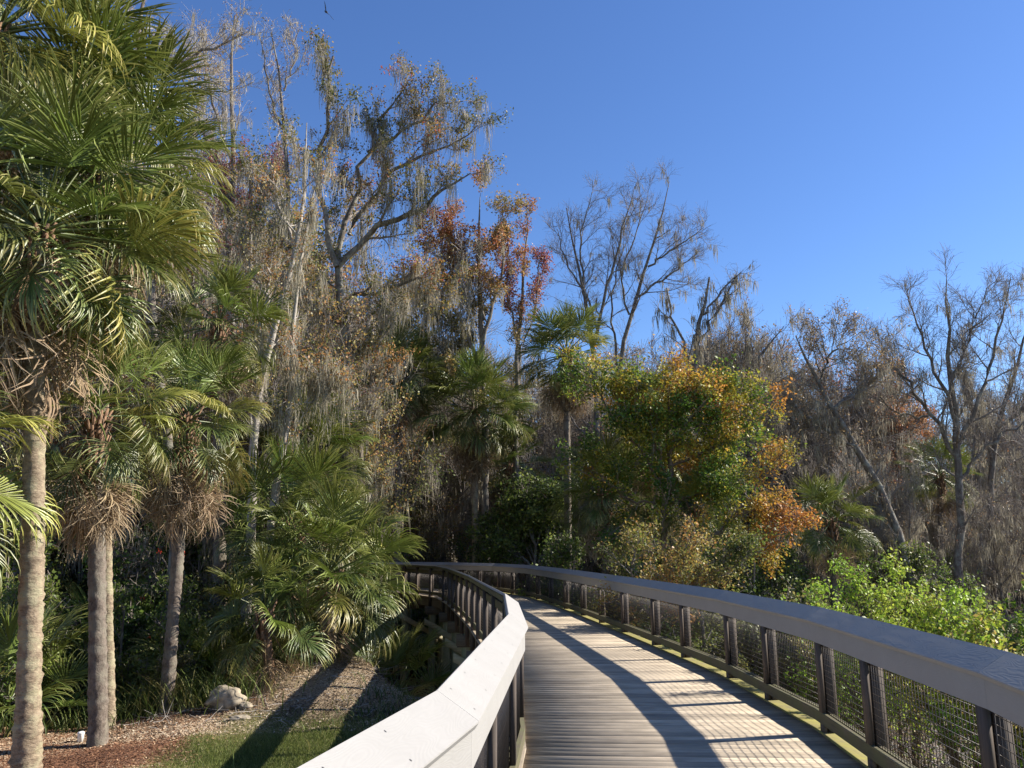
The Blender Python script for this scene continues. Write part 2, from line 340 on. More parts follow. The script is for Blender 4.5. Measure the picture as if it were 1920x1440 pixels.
RAILS = {}
def railing(side, line, post_s, label):
    root = empty('railing', (line[3][0], line[3][1], 0), label, 'railing', 'railings of the boardwalk')
    P = np.array(line, float); N = len(P)
    segs = [seg_frame(P[i], P[i + 1], side) for i in range(N - 1)]
    # mitre normals at joints
    mit = []
    for i in range(N):
        if i == 0: m = segs[0][2]
        elif i == N - 1: m = segs[-1][2]
        else:
            m = segs[i - 1][2] + segs[i][2]; m = m / np.linalg.norm(m); m = m / (m @ segs[i][2])
        mit.append(m)
    def sweep(name, i, prof, mat, gap=0.0):
        "board of profile [(n, z)...] along segment i with mitred ends, in the segment's own frame"
        a, t, n, L = segs[i]; b = P[i + 1]; ang = math.atan2(t[1], t[0])
        R = np.array([[cos(ang), sin(ang)], [-sin(ang), cos(ang)]]); V = []
        for base, m, sg in ((a, mit[i], 1), (b, mit[i + 1], -1)):
            for (pn, pz) in prof:
                w = base + m * pn + t * gap * sg; q = R @ (w - a); V.append((q[0], q[1], pz))
        k = len(prof); F = [(j, (j + 1) % k, k + (j + 1) % k, k + j) for j in range(k)]
        if side == 'L': F = [tuple(reversed(f)) for f in F]
        me = bpy.data.meshes.new(name); me.from_pydata(V, [], F + [tuple(range(k)), tuple(range(2 * k - 1, k - 1, -1))])
        me.materials.append(mat); me.update()
        o = link(name, me); o.location = (a[0], a[1], 0); o.rotation_euler = (0, 0, ang); local(o, root); return o
    def bl(pts): return pts
    # cap board leans in towards the deck
    ci, cz, co, cr, th = -0.055, 0.990, 0.120, 1.105, 0.034
    dn = np.array([co - ci, cr - cz]); dn /= np.linalg.norm(dn); up = np.array([-dn[1], dn[0]]) * th; e = .004
    cap = [(ci, cz), (ci + up[0] * .85 , cz + up[1] * .85), (ci + up[0] + dn[0] * e, cz + up[1] + dn[1] * e), (co + up[0] - dn[0] * e, cr + up[1] - dn[1] * e), (co + up[0] * .8, cr + up[1] * .8), (co, cr)]
    cap = [(x, z - 0.03) for x, z in cap]
    for i in range(N - 1):
        c = sweep('cap_board', i, cap, M['cap'], 0.0012)
        sweep('fascia_board', i, [(-.042, .800), (-.004, .800), (-.004, .9925), (-.042, .9675)], M['cap'], 0.001)
        sweep('outer_fascia_board', i, [(.102, 1.0), (.125, 1.0), (.125, 1.07), (.102, 1.058)], M['rail'], 0.001)
        sweep('bottom_rail', i, [(-.042, .085), (-.004, .085), (-.004, .185), (-.042, .185)], M['rail'])
        sweep('outer_bottom_rail', i, [(.014, .085), (.052, .085), (.052, .185), (.014, .185)], M['rail'])
        sweep('top_rail', i, [(.014, .815), (.052, .815), (.052, .925), (.014, .925)], M['rail'])
        sweep('edge_board', i, [(-.055, .002), (.10, .002), (.10, .018), (-.055, .018)] if side == 'R' else [(-.05, .002), (.10, .002), (.10, .02), (-.05, .02)], M['moss_edge'] if side == 'R' else M['plank'], 0.002)
        sweep('rim_joist', i, [(-.03, -.32), (.010, -.32), (.010, -.042), (-.03, -.042)], M['joist'])
        # screws along the cap board
        if i < 5:
            a, t, n, L = segs[i]; ang = math.atan2(t[1], t[0]); sg = MB()
            R = np.array([[cos(ang), sin(ang)], [-sin(ang), cos(ang)]]); nl = R @ n
            for k in range(int(L / .45)):
                for fr in (.2, .8):
                    d = .12 + k * .45 + (.05 if fr > .5 else 0); pn = ci + up[0] + (co - ci) * fr; pz = cz + up[1] - .03 + (cr - cz) * fr
                    q = (d, nl[1] * pn, pz + .0006); r_ = .0048
                    n0 = len(sg.v); slope = (cr - cz) / (co - ci) * nl[1]
                    ring = [(q[0] + r_ * cos(h), q[1] + r_ * sin(h), q[2] + slope * r_ * sin(h)) for h in np.arange(6) * pi / 3]
                    sg.v += ring; sg.f.append((n0, n0 + 1, n0 + 2, n0 + 3)); sg.f.append((n0, n0 + 3, n0 + 4, n0 + 5))
            so = link('screws', sg.mesh('screws', M['screw'])); so.location = (a[0], a[1], 0); so.rotation_euler = (0, 0, ang); so.parent = c
            so.location = (0, 0, 0); so.rotation_euler = (0, 0, 0)
    # cumulative length -> point
    cum = np.r_[0, np.cumsum([s[3] for s in segs])]
    def on(s):
        i = int(np.clip(np.searchsorted(cum, s) - 1, 0, N - 2)); a, t, n, L = segs[i]
        return a + t * (s - cum[i]), t, n, i
    def s_at_y(y):
        return float(np.interp(y, P[:, 1], cum))
    S = sorted(s_at_y(y) for y in post_s)
    inner = MB().box(-.045, .045, -.042, -.004, .185, .800).box(-.045, .045, -.040, -.006, .003, .085).mesh('inner_post', M['post'])
    outer = MB().box(-.052, .052, .016, .100, -.46, 1.03).mesh('outer_post', M['post'])
    for s in S:
        p, t, n, i = on(s); ang = math.atan2(t[1], t[0]) + (0 if side == 'L' else pi)
        for nm, me in (('inner_post', inner), ('outer_post', outer)):
            o = link(nm, me); o.location = (p[0], p[1], 0); o.rotation_euler = (0, 0, ang); local(o, root)
    # welded wire mesh, one panel per bay, broken at the bends of the line
    brk = sorted(set(S + list(cum[1:-1])))
    h = 0.0019; pz0, pz1 = .14, .90
    for s0, s1 in zip(brk[:-1], brk[1:]):
        if s1 - s0 < .08: continue
        p, t, n, i = on((s0 + s1) / 2); p0 = segs[i][0] + t * (s0 - cum[i]); L = s1 - s0
        ang = math.atan2(t[1], t[0]); sgn = 1 if side == 'L' else -1; mb = MB(); r_ = random.Random(int(s0 * 100))
        for x in np.arange(.03, L - .005, .0508): mb.box(x - h, x + h, sgn * .004 - h, sgn * .004 + h, pz0, pz1)
        for z in np.arange(pz0 + .02, pz1, .0508):
            bow = r_.uniform(-.002, .002)
            mb.box(0, L, sgn * .004 + (.0034) - h + bow * .3, sgn * .004 + .0034 + h + bow * .3, z - h, z + h)
        o = link('wire_panel', mb.mesh('wire_panel', M['wire'])); o.location = (p0[0], p0[1], 0); o.rotation_euler = (0, 0, ang); local(o, root)
    RAILS[side] = (P, segs, cum, on, s_at_y)
    return root
ry = [-.5, 1.2, 2.95, 4.70, 6.58, 7.80, 9.42, 10.95, 12.95, 14.6, 16.8, 18.9, 20.95, 23.2, 25.5, 27.6, 29.4, 30.9, 32.3, 33.6, 34.7, 35.6, 36.4, 37.0]
ly = [-.6, 1.3, 2.9, 4.45, 6.0, 7.62] + list(np.arange(9.2, 28, 1.58)) + [29.2, 30.5, 31.7, 32.7, 33.5, 34.1]
railing('L', LEFT, ly, 'left railing with sloping sunlit pale grey cap running from the near corner into the bend')
railing('R', RIGHT, ry, 'right railing with dark shaded sloping cap and wire mesh sweeping across the deck')

def understructure():
    # joists under the deck and pile bents
    for off in (-1.05, -.35, .35, 1.05):
        Q = [];
        for s in np.arange(1.4, dC[-1] - .3, 3.0):
            p, t = cpt(s); Q.append(p + np.array([t[1], -t[0]]) * off)
        for a, b in zip(Q[:-1], Q[1:]):
            d = b - a; L = np.linalg.norm(d)
            o = link('joist', MB().box(0, L, -.02, .02, -.30, -.042).mesh('joist', M['joist'])); o.location = (a[0], a[1], 0); o.rotation_euler = (0, 0, math.atan2(d[1], d[0])); local(o, deck)
    for k, s in enumerate(np.arange(3.2, dC[-1] - .5, 3.35)):
        p, t = cpt(s); l = cross(p, t, RL); r = cross(p, t, RR); nr = np.array([t[1], -t[0]]); ang = math.atan2(nr[1], nr[0])
        o = link('beam', MB().box(l - .22, r + .22, -.17, -.13, -.58, -.305).box(l - .22, r + .22, .13, .17, -.58, -.305).mesh('beam', M['joist']))
        o.location = (p[0], p[1], 0); o.rotation_euler = (0, 0, ang); local(o, deck)
        for off in (l + .02, (l + r) / 2, r - .02):
            q = p + nr * off; zg = gz(*q) - .4; ring = 10
            V = [(.128 * cos(2 * pi * j / ring), .128 * sin(2 * pi * j / ring), z) for z in (zg, -.31) for j in range(ring)]
            F = [(j, (j + 1) % ring, ring + (j + 1) % ring, ring + j) for j in range(ring)]
            me = mesh_np('pile', V, F, M['pile'], smooth=True); o = link('pile', me); o.location = (q[0], q[1], 0); local(o, deck)
        if s > 14:
            zb = gz(*(p + nr * l)); z0, z1 = max(zb + .5, -2.9), -.9
            for sg in (1, -1):
                xa, xb = l - .3, r + .3
                y = .185 * sg; za, zb2 = (z0, z1) if sg > 0 else (z1, z0)
                mb = MB().hexa([(xa, y, za), (xb, y, zb2), (xb, y + .04, zb2), (xa, y + .04, za), (xa, y, za + .2), (xb, y, zb2 + .2), (xb, y + .04, zb2 + .2), (xa, y + .04, za + .2)])
                o = link('brace', mb.mesh('brace', M['brace'])); o.location = (p[0], p[1], 0); o.rotation_euler = (0, 0, ang); local(o, deck)
understructure()
# ================================================================ vegetation generators (vectorised)
RG = np.random.default_rng(11)
def unit(v): return v / np.maximum(np.linalg.norm(v, axis=-1, keepdims=True), 1e-9)
def tubes(P, R, S):
    "P (n,K,3), R (n,K) -> vertices and quads of n tubes with S sides"
    n, K, _ = P.shape
    T = np.gradient(P, axis=1); T = unit(T)
    ref = np.where(np.abs(T[..., 2:3]) > .9, np.array([1., 0, 0]), np.array([0, 0, 1.]))
    A = unit(np.cross(T, ref)); B = np.cross(T, A)
    th = np.arange(S) * 2 * pi / S
    V = P[:, :, None, :] + R[:, :, None, None] * (A[:, :, None, :] * np.cos(th)[None, None, :, None] + B[:, :, None, :] * np.sin(th)[None, None, :, None])
    idx = np.arange(n * K * S).reshape(n, K, S); nx = np.roll(idx, -1, axis=2)
    F = np.stack([idx[:, :-1], nx[:, :-1], nx[:, 1:], idx[:, 1:]], -1).reshape(-1, 4)
    return V.reshape(-1, 3), F
def join(parts):
    Vs, Fs, o = [], [], 0
    for V, F in parts:
        Vs.append(V); Fs.append(F + o); o += len(V)
    return np.concatenate(Vs), np.concatenate(Fs)
def resamp(P, K):
    P = np.asarray(P, float); d = np.r_[0, np.cumsum(np.linalg.norm(np.diff(P[:, :3], axis=0), axis=1))]; s = np.linspace(0, d[-1], K)
    Q = np.stack([np.interp(s, d, P[:, i]) for i in range(P.shape[1])], 1)
    if K > 4:
        for _ in range(2): Q[1:-1] = Q[1:-1] * .5 + (Q[:-2] + Q[2:]) * .25
    return Q
def grow(P, R, m, t0, t1, L, ang, up, K=6, rr=.55, curl=.25, taper=.25, Ltap=.5, rng=RG, drop=0.0):
    "m children on each parent"
    n, KP, _ = P.shape; N = n * m
    par = np.repeat(np.arange(n), m); t = (np.tile(np.arange(m), n) + rng.random(N)) / m; t = t0 + (t1 - t0) * t
    f = t * (KP - 1); i = np.minimum(f.astype(int), KP - 2); w = (f - i)[:, None]
    p = P[par, i] * (1 - w) + P[par, i + 1] * w; T = unit(P[par, i + 1] - P[par, i]); r = (R[par, i] * (1 - w[:, 0]) + R[par, i + 1] * w[:, 0])
    q = unit(np.cross(T, unit(rng.normal(size=(N, 3)))))
    a = np.radians(rng.uniform(ang[0], ang[1], N))[:, None]
    d = unit(np.cos(a) * T + np.sin(a) * q + np.array([0, 0, up]))
    ln = rng.uniform(L[0], L[1], N) * (1 - Ltap * t); st = (ln / (K - 1))[:, None]
    out = np.zeros((N, K, 3)); out[:, 0] = p
    for k in range(1, K):
        d = unit(d + rng.normal(size=(N, 3)) * curl + np.array([0, 0, up * .25 - drop * k]))
        out[:, k] = out[:, k - 1] + d * st
    r0 = np.minimum(r * rr, ln * .03)
    RR_ = r0[:, None] * np.linspace(1, taper, K)[None]
    return out, RR_, par
def pts_on(P, n, rng=RG, t0=0., t1=1., w=None):
    k = len(P); L = np.linalg.norm(np.diff(P, axis=1), axis=2).sum(1)
    pr = L / L.sum() if w is None else w / w.sum()
    i = rng.choice(k, n, p=pr); t = rng.uniform(t0, t1, n) * (P.shape[1] - 1); j = np.minimum(t.astype(int), P.shape[1] - 2); f = (t - j)[:, None]
    return P[i, j] * (1 - f) + P[i, j + 1] * f, i
def leaf_quads(C, size, cols, rng=RG, flat=.35, aspect=.62, droop=.2):
    n = len(C); s = (size * rng.uniform(.6, 1.25, n))[:, None]
    nrm = unit(rng.normal(size=(n, 3)) + np.array([0, 0, flat * 2]))
    a = unit(np.cross(nrm, rng.normal(size=(n, 3)))); a = unit(a - np.array([0, 0, droop])); b = unit(np.cross(nrm, a))
    V = np.stack([C, C + a * s * .55 + b * s * .5 * aspect, C + a * s - nrm * s * .12, C + a * s * .5 - b * s * .5 * aspect], 1)
    F = np.arange(n * 4).reshape(n, 4)
    return V.reshape(-1, 3), F, np.repeat(cols, 4, axis=0)
def hnoise(P, s):
    x, y, z = (P * s).T
    return (np.sin(x * 1.3 + np.sin(z * 1.1) * 1.7) + np.sin(y * 1.1 + 2.1 + np.sin(x * .9) * 1.3) + np.sin(z * 1.7 + 1 + np.sin(y * 1.3) * 1.5)) / 3
def palette(P, pal, rng=RG, s=1.2, bias=None, jit=.22, chaos=.25):
    "colours of the palette (ordered) chosen by smooth noise, so that they come in clumps"
    pal = np.array(pal, float); k = len(pal)
    f = hnoise(P, s) * .6 + .5 + rng.normal(size=len(P)) * chaos
    if bias is not None: f = f + bias
    i = np.clip((f * k).astype(int), 0, k - 1)
    c = pal[i] * rng.uniform(1 - jit, 1 + jit, (len(P), 1))
    return np.clip(c, 0, 1)
def moss_mesh(C, ln, width=.02, strands=9, rng=RG, spread=.07, col=((.27, .24, .18), (.47, .43, .33))):
    C = C[:int(len(C) * .55)]; strands = int(strands * 1.5); width = width * .85; n = len(C); N = n * strands; c = np.repeat(C, strands, 0) + rng.normal(size=(N, 3)) * spread * np.array([1, 1, .5])
    L = np.repeat(rng.uniform(ln[0], ln[1], n), strands) * rng.uniform(.3, 1, N)
    K = 4; a = rng.uniform(0, pi, N); side = np.stack([np.cos(a), np.sin(a), np.zeros(N)], 1)
    sway = rng.normal(size=(N, 3)) * np.array([.05, .05, 0]); V = np.zeros((N, K, 2, 3)); ws = np.array([.5, 1, .8, .12])
    for k in range(K):
        f = k / (K - 1); ctr = c - np.array([0, 0, 1]) * (L * f)[:, None] + sway * f * L[:, None] * 2 + rng.normal(size=(N, 3)) * .024
        w = (width * rng.uniform(.5, 1.3, N) * ws[k])[:, None] * side
        V[:, k, 0] = ctr - w; V[:, k, 1] = ctr + w
    idx = np.arange(N * K * 2).reshape(N, K, 2)
    F = np.stack([idx[:, :-1, 0], idx[:, :-1, 1], idx[:, 1:, 1], idx[:, 1:, 0]], -1).reshape(-1, 4)
    cc = np.array(col[0]) + (np.array(col[1]) - np.array(col[0])) * rng.random((N, 1)); cc = np.repeat(cc, K * 2, 0)
    return V.reshape(-1, 3), F, cc
def limb(pts, K=10, wob=.0, rng=RG):
    "pts: (u, v, Y, radius) seen in the photograph -> curve points and radii"
    W = np.array([[*at(u, v, Y), r] for u, v, Y, r in pts]); Q = resamp(W, K)
    Q[1:-1, :3] += rng.normal(size=(K - 2, 3)) * wob
    return Q[:, :3], Q[:, 3]

def build_tree(name, label, cat, limbs, lv, leaves=None, moss=None, bark='bark', twig='twig', group=None, trunk_n=1, seed=1, base=None, wob=.06):
    """limbs: list of pixel polylines (the first trunk_n are the trunk). lv: list of dicts of grow() arguments.
    leaves: (count, size, palette, dict) ; moss: (count, (len), width)"""
    rng = np.random.default_rng(seed)
    LP, LR = [], []
    for l in limbs:
        p, r = limb(l, 12, wob, rng); LP.append(p); LR.append(r)
    LP = np.array(LP); LR = np.array(LR)
    if base is None: base = LP[0, 0]
    zb = gz(base[0], base[1]); org = np.array([base[0], base[1], zb])
    root = empty(name, org, label, cat, group)
    tr = LP[:trunk_n].copy(); trR = LR[:trunk_n].copy()
    # carry the trunk down to the ground
    ext = np.stack([np.array([tr[i, 0, 0] + (tr[i, 0, 0] - tr[i, 3, 0]) * .1, tr[i, 0, 1], min(gz(tr[i, 0, 0], tr[i, 0, 1]) - .1, tr[i, 0, 2] - .05)]) for i in range(trunk_n)])
    mid = ext * .5 + tr[:, 0] * .5
    tr = np.concatenate([ext[:, None], mid[:, None], tr], 1); trR = np.concatenate([trR[:, :1] * 1.5, trR[:, :1] * 1.08, trR], 1)
    V, F = tubes(tr, trR, 10)
    link('trunk', mesh_np('trunk', V - org, F, M[bark], smooth=True), root)
    if len(LP) > trunk_n:
        for i in range(trunk_n, len(LP)):
            V, F = tubes(LP[i:i + 1], LR[i:i + 1], 8)
            link('limb', mesh_np('limb', V - org, F, M[bark], smooth=True), root)
    P, R = LP, LR; lev = []
    for k, a in enumerate(lv):
        P, R, par = grow(P, R, rng=rng, **a); lev.append((P, R))
    parts = [tubes(p, np.maximum(r, mn), s) for (p, r), s, mn in zip(lev, (5, 4, 3, 3), (.012, .007, .0045, .0035))]
    if parts:
        V, F = join(parts); o = link('branches', mesh_np('branches', V - org, F, M[twig]), root); tag(o, kind='stuff')
    tips = lev[-1][0] if lev else LP
    if leaves:
        n, size, pal, opt = leaves
        opt = dict(opt); bf = opt.pop('bias', None); src = opt.pop('src', -1); sc = opt.pop('s', 1.0); ch = opt.pop('chaos', .25); keep = opt.pop('keep', None); spread = opt.pop('spread', .06)
        C, _ = pts_on(lev[src][0], n // 5, rng, .15, 1); C = np.repeat(C, 5, 0) + rng.normal(size=(len(C) * 5, 3)) * (spread * .6 + size * .75)
        if keep is not None: C = C[keep(C, rng)]
        cols = palette(C, pal, rng, sc, bf(C) if bf else None, chaos=ch)
        V, F, c = leaf_quads(C, size, cols, rng, **opt)
        o = link('leaves', mesh_np('leaves', V - org, F, M['leaf'], c), root); tag(o, kind='stuff')
    if moss:
        n, ln, wd = moss[:3]; mo = moss[3] if len(moss) > 3 else {}
        mo = dict(mo); mk = mo.pop('keep', None)
        src = np.concatenate([resK(x[0], 6) for x in ([(LP, LR)] + lev[:2])])
        C, _ = pts_on(src, n, rng, .1, 1)
        if mk is not None: C = C[mk(C, rng)]
        V, F, c = moss_mesh(C, ln, wd, rng=rng, **mo)
        o = link('hanging_moss', mesh_np('hanging_moss', V - org, F, M['moss'], c), root); tag(o, kind='stuff')
    return root
def resK(P, K):
    if P.shape[1] == K: return P
    f = np.linspace(0, P.shape[1] - 1, K); i = np.minimum(f.astype(int), P.shape[1] - 2); w = (f - i)[None, :, None]
    return P[:, i] * (1 - w) + P[:, i + 1] * w
def copy_tree(o, loc, rz=0.0, sc=1.0, label=None, cat=None, group=None):
    c = o.copy(); COL.objects.link(c); c.location = loc; c.rotation_euler = (0, 0, rz); c.scale = (sc,) * 3 if not isinstance(sc, tuple) else sc
    if label: c['label'] = label
    if cat: c['category'] = cat
    if group: c['group'] = group
    for ch in o.children:
        d = ch.copy(); COL.objects.link(d); d.parent = c
        for g in ch.children:
            e = g.copy(); COL.objects.link(e); e.parent = d
    return c

# ---------------------------------------------------------------- palm fronds
def frond_mesh(name, seed, N=58, Lp=.85, R=1.1, droop=.55, fold=.35, arch=.35, dead=False, brk=.25, spread=1.5, tip=(.46, .44, .16), base=(.125, .165, .03)):
    rng = np.random.default_rng(seed)
    K = 8; tx = np.linspace(0, 1, 6)
    pet = np.stack([Lp * tx, 0 * tx, -arch * .22 * tx ** 2 * Lp], 1)
    V1, F1 = tubes(pet[None], np.linspace(.024, .011, 6)[None] * (1 if not dead else .8), 5)
    c1 = np.tile(np.array([.11, .14, .035] if not dead else [.24, .16, .09]), (len(V1), 1))
    d0 = np.array([1, 0, -arch * .44]); d0 /= np.linalg.norm(d0)
    s = np.linspace(-1, 1, N) + rng.normal(size=N) * .006
    tc = (1 - np.abs(s)) ** 1.3 * .42 * R
    bx = Lp + tc * d0[0]; bz = pet[-1, 2] + tc * d0[2] - .35 * arch * tc ** 2; B = np.stack([bx, np.zeros(N), bz], 1)
    th = s * spread; ell = R * (1 - .32 * (1 - np.abs(s))) * (1 - .22 * np.abs(s) ** 3) * rng.uniform(.9, 1.04, N)
    loc_arch = arch * (.5 + 1.1 * (1 - np.abs(s)))
    D = unit(np.stack([np.cos(th), np.sin(th), fold * np.abs(np.sin(th)) - .35 * loc_arch * np.cos(th)], 1))
    fr = np.array([0, .16, .32, .48, .64, .8, .92, 1.0]); P = np.zeros((N, K, 3)); P[:, 0] = B; d = D.copy(); dr = droop * rng.uniform(.55, 1.5, N)
    side_sw = rng.normal(size=N) * .10
    bend = np.where(rng.random(N) < brk, rng.uniform(.5, .85, N), 2.0)
    for k in range(1, K):
        step = (fr[k] - fr[k - 1]) * ell
        g = dr * fr[k] ** 2.4 * 1.1 + np.where(fr[k] > bend, rng.uniform(.8, 2.2, N), 0)
        d = unit(d + np.stack([-d[:, 1] * side_sw * fr[k], d[:, 0] * side_sw * fr[k], -g], 1) + (rng.normal(size=(N, 3)) * (.13 if dead else .03)))
        P[:, k] = P[:, k - 1] + d * step[:, None]
    T = unit(np.gradient(P, axis=1)); nrm0 = unit(np.cross(D, np.cross([0, 0, 1.], D)))[:, None, :]
    sd = unit(np.cross(np.broadcast_to(nrm0, T.shape), T)); up = np.cross(T, sd)
    dth = 2 * spread / N
    wmax = .5 * dth * np.minimum(fr[None], .46) * ell[:, None] * 1.08 + .003
    w = wmax * np.array([1, 1, 1, 1, .80, .52, .28, .04])[None] * rng.uniform(.85, 1.1, (N, 1))
    if dead: w *= rng.uniform(.45, .9, (N, 1))
    dep = w * .75
    V = np.stack([P - sd * w[..., None], P - up * dep[..., None], P + sd * w[..., None]], 2)      # N,K,3,3
    idx = np.arange(N * K * 3).reshape(N, K, 3) + len(V1)
    F = np.concatenate([np.stack([idx[:, :-1, j], idx[:, :-1, j + 1], idx[:, 1:, j + 1], idx[:, 1:, j]], -1).reshape(-1, 4) for j in (0, 1)])
    base = np.array(base); tip = np.array(tip)
    if dead: base = np.array([.30, .215, .13]); tip = np.array([.52, .42, .29])
    ft = (fr[None] * rng.uniform(.5, 1.1, (N, 1))) ** 3.0
    c = base + (tip - base) * ft[..., None]; c = c * rng.uniform(.75, 1.25, (N, 1, 1))
    c = np.repeat(c[:, :, None, :], 3, 2)
    VV = np.concatenate([V1, V.reshape(-1, 3)]); FF = np.concatenate([F1, F]); CC = np.concatenate([c1, c.reshape(-1, 3)])
    return mesh_np(name, VV, FF, M['dead_frond'] if dead else M['frond'], CC)
YOUNG = [frond_mesh('frond', 100 + i, droop=.18, fold=.55, arch=.12, brk=.05) for i in range(3)]
MID = [frond_mesh('frond', 110 + i, droop=.15 + .10 * i, fold=.35, arch=.3, brk=.12, spread=1.7) for i in range(4)]
OLD = [frond_mesh('frond', 120 + i, droop=.62, fold=.2, arch=.55, brk=.35, tip=(.50, .42, .16), base=(.11, .145, .035)) for i in range(3)]
YEL = [frond_mesh('frond', 130 + i, droop=.7, fold=.15, arch=.5, brk=.3, tip=(.62, .48, .16), base=(.24, .25, .055)) for i in range(2)]
DEAD = [frond_mesh('dead_frond', 140 + i, N=34, droop=.4, fold=.75, arch=.3, brk=.35, dead=True, R=1.15, spread=.95) for i in range(3)]
def basis(d, roll):
    x = Vector(d).normalized(); y = Vector((0, 0, 1)).cross(x)
    if y.length < 1e-3: y = Vector((0, 1, 0))
    y.normalize(); z = x.cross(y); m = Matrix((x, y, z)).transposed().to_4x4()
    return m @ Matrix.Rotation(roll, 4, 'X')
def palm(label, base, crown, r=.15, size=1.0, nf=34, nd=10, seed=0, boots=1.0, bark='palm_bark', group=None, lean=0.0, elmin=-48, name='palm_tree', yellow=.1, cat='palm tree', bulge=1.15, elmax=84):
    rng = random.Random(seed); base = np.array(base, float); base[2] = gz(base[0], base[1]); crown = np.array(crown, float)
    root = empty(name, base, label, cat, group)
    K = 14; f = np.linspace(0, 1, K)[:, None]; top = crown - base
    P = top * f + np.array([lean, 0, 0]) * np.sin(f * pi); P[0, 2] -= .25
    nr = np.random.default_rng(seed); R = r * (1 + .22 * np.exp(-f[:, 0] * 14) + .05 * np.sin(f[:, 0] * 19 + seed)) * (1 - .12 * f[:, 0])
    H = np.linalg.norm(top)
    if H > .8:
        K2 = max(30, int(H / .05)); Q = resamp(np.concatenate([P, R[:, None]], 1), K2); Rr = Q[:, 3] * (1 + .05 * (nr.random(K2) < .3) + nr.normal(size=K2) * .02)
        V, F = tubes(Q[None, :, :3], Rr[None], 16)
        cen = np.repeat(Q[:, :3], 16, 0); V = cen + (V - cen) * (1 + nr.normal(size=(len(V), 1)) * .055)
        link('trunk', mesh_np('trunk', V, F, M[bark], smooth=True), root)
    # old frond bases criss-crossed below the crown
    if boots > 0:
        mb = MB(); nb = int(46 * boots)
        for i in range(nb):
            a = i * 2.4 + rng.uniform(-.3, .3); h = -boots * (i / nb) * 1.0 + .1; rr = r * .95
            o = Vector((cos(a) * rr, sin(a) * rr, h)); d = Vector((cos(a) * rng.uniform(.25, .6), sin(a) * rng.uniform(.25, .6), 1)).normalized(); L = rng.uniform(.22, .42)
            t = Vector((-sin(a), cos(a), 0)); t = (t + Vector((0, 0, rng.uniform(-.4, .4)))).normalized(); n = d.cross(t).normalized(); w0, w1 = .05, .022
            p = []
            for q, w in ((o, w0), (o + d * L, w1)): p += [q - t * w - n * .012, q + t * w - n * .012, q + t * w + n * .012, q - t * w + n * .012]
            mb.hexa([tuple(x + Vector(top)) for x in p])
        link('boots', mb.mesh('boots', M['boots']), root)
    for i in range(nf):
        f_ = (i + .5) / nf; el = elmax - (elmax - elmin) * f_ ** .85 + rng.uniform(-9, 9); az = i * 137.5 + rng.uniform(-18, 18)
        d = (cos(radians(az)) * cos(radians(el)), sin(radians(az)) * cos(radians(el)), sin(radians(el)))
        if rng.random() < yellow and el < 35: me = rng.choice(YEL)
        elif el > 58: me = rng.choice(YOUNG)
        elif el > 2: me = rng.choice(MID)
        else: me = rng.choice(OLD)
        sc = size * rng.uniform(.88, 1.1) * (.85 if el > 70 else 1)
        off = Vector((d[0] * r * .6, d[1] * r * .6, .12 + .25 * max(0, sin(radians(el))))) * size ** .5
        m4 = Matrix.Translation(Vector(top) + off) @ basis(d, rng.uniform(-.75, .75)) @ Matrix.Scale(sc, 4)
        link('frond', me, root, mat4=m4)
    for i in range(nd):
        el = rng.uniform(-84, -52); az = i * 137.5 + rng.uniform(-30, 30)
        d = (cos(radians(az)) * cos(radians(el)), sin(radians(az)) * cos(radians(el)), sin(radians(el)))
        m4 = Matrix.Translation(Vector(top) + Vector((d[0] * r, d[1] * r, -.05 - .35 * boots * rng.random()))) @ basis(d, rng.uniform(-.6, .6)) @ Matrix.Scale(size * rng.uniform(.75, 1.05), 4)
        link('dead_frond', rng.choice(DEAD), root, mat4=m4)
    return root
def P_(u, v, Y): return at(u, v, Y)

# ================================================================ the palms on the left
def pal(label, u, v_crown, Y, ub=None, **k):
    c = at(u, v_crown, Y); b = at(ub if ub is not None else u, 1200, Y); return palm(label, (b[0], Y, 0), c, **k)
palm('tall sabal palm with the palest trunk, nearest the left edge, its crown shading the mulch', (-7.2, 12.8, 0), P_(74, 455, 12.9), r=.172, size=1.5, nf=48, nd=18, seed=1, boots=1.9)
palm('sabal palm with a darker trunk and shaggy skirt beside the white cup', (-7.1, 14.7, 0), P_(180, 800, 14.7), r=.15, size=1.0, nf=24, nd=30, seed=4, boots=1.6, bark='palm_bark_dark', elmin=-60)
palm('tallest sabal palm, its pale trunk just showing behind the darker one', (-7.65, 16.2, 0), P_(185, 320, 16.0), r=.11, size=1.6, nf=54, nd=14, seed=2, boots=.9)
palm('sabal palm cut off by the top left corner, only its upper crown in view', (-10.0, 14.0, 0), P_(-10, 80, 14.2), r=.16, size=1.6, nf=40, nd=8, seed=3)
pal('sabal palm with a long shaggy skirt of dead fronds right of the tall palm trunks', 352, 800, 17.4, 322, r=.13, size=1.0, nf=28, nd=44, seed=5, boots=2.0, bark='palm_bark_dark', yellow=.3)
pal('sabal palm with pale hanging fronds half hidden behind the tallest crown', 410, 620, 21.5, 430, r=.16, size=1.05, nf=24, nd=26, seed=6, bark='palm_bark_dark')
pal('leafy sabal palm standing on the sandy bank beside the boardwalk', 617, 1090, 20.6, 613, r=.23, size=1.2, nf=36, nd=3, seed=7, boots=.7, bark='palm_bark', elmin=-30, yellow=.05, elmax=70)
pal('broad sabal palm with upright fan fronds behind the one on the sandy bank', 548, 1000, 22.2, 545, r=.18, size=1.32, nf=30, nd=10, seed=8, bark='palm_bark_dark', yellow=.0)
pal('small low palm with brown leaf bases at the left foot of the sandy bank', 497, 1165, 18.4, 512, r=.11, size=.85, nf=18, nd=10, seed=9, boots=.6, bark='boots')
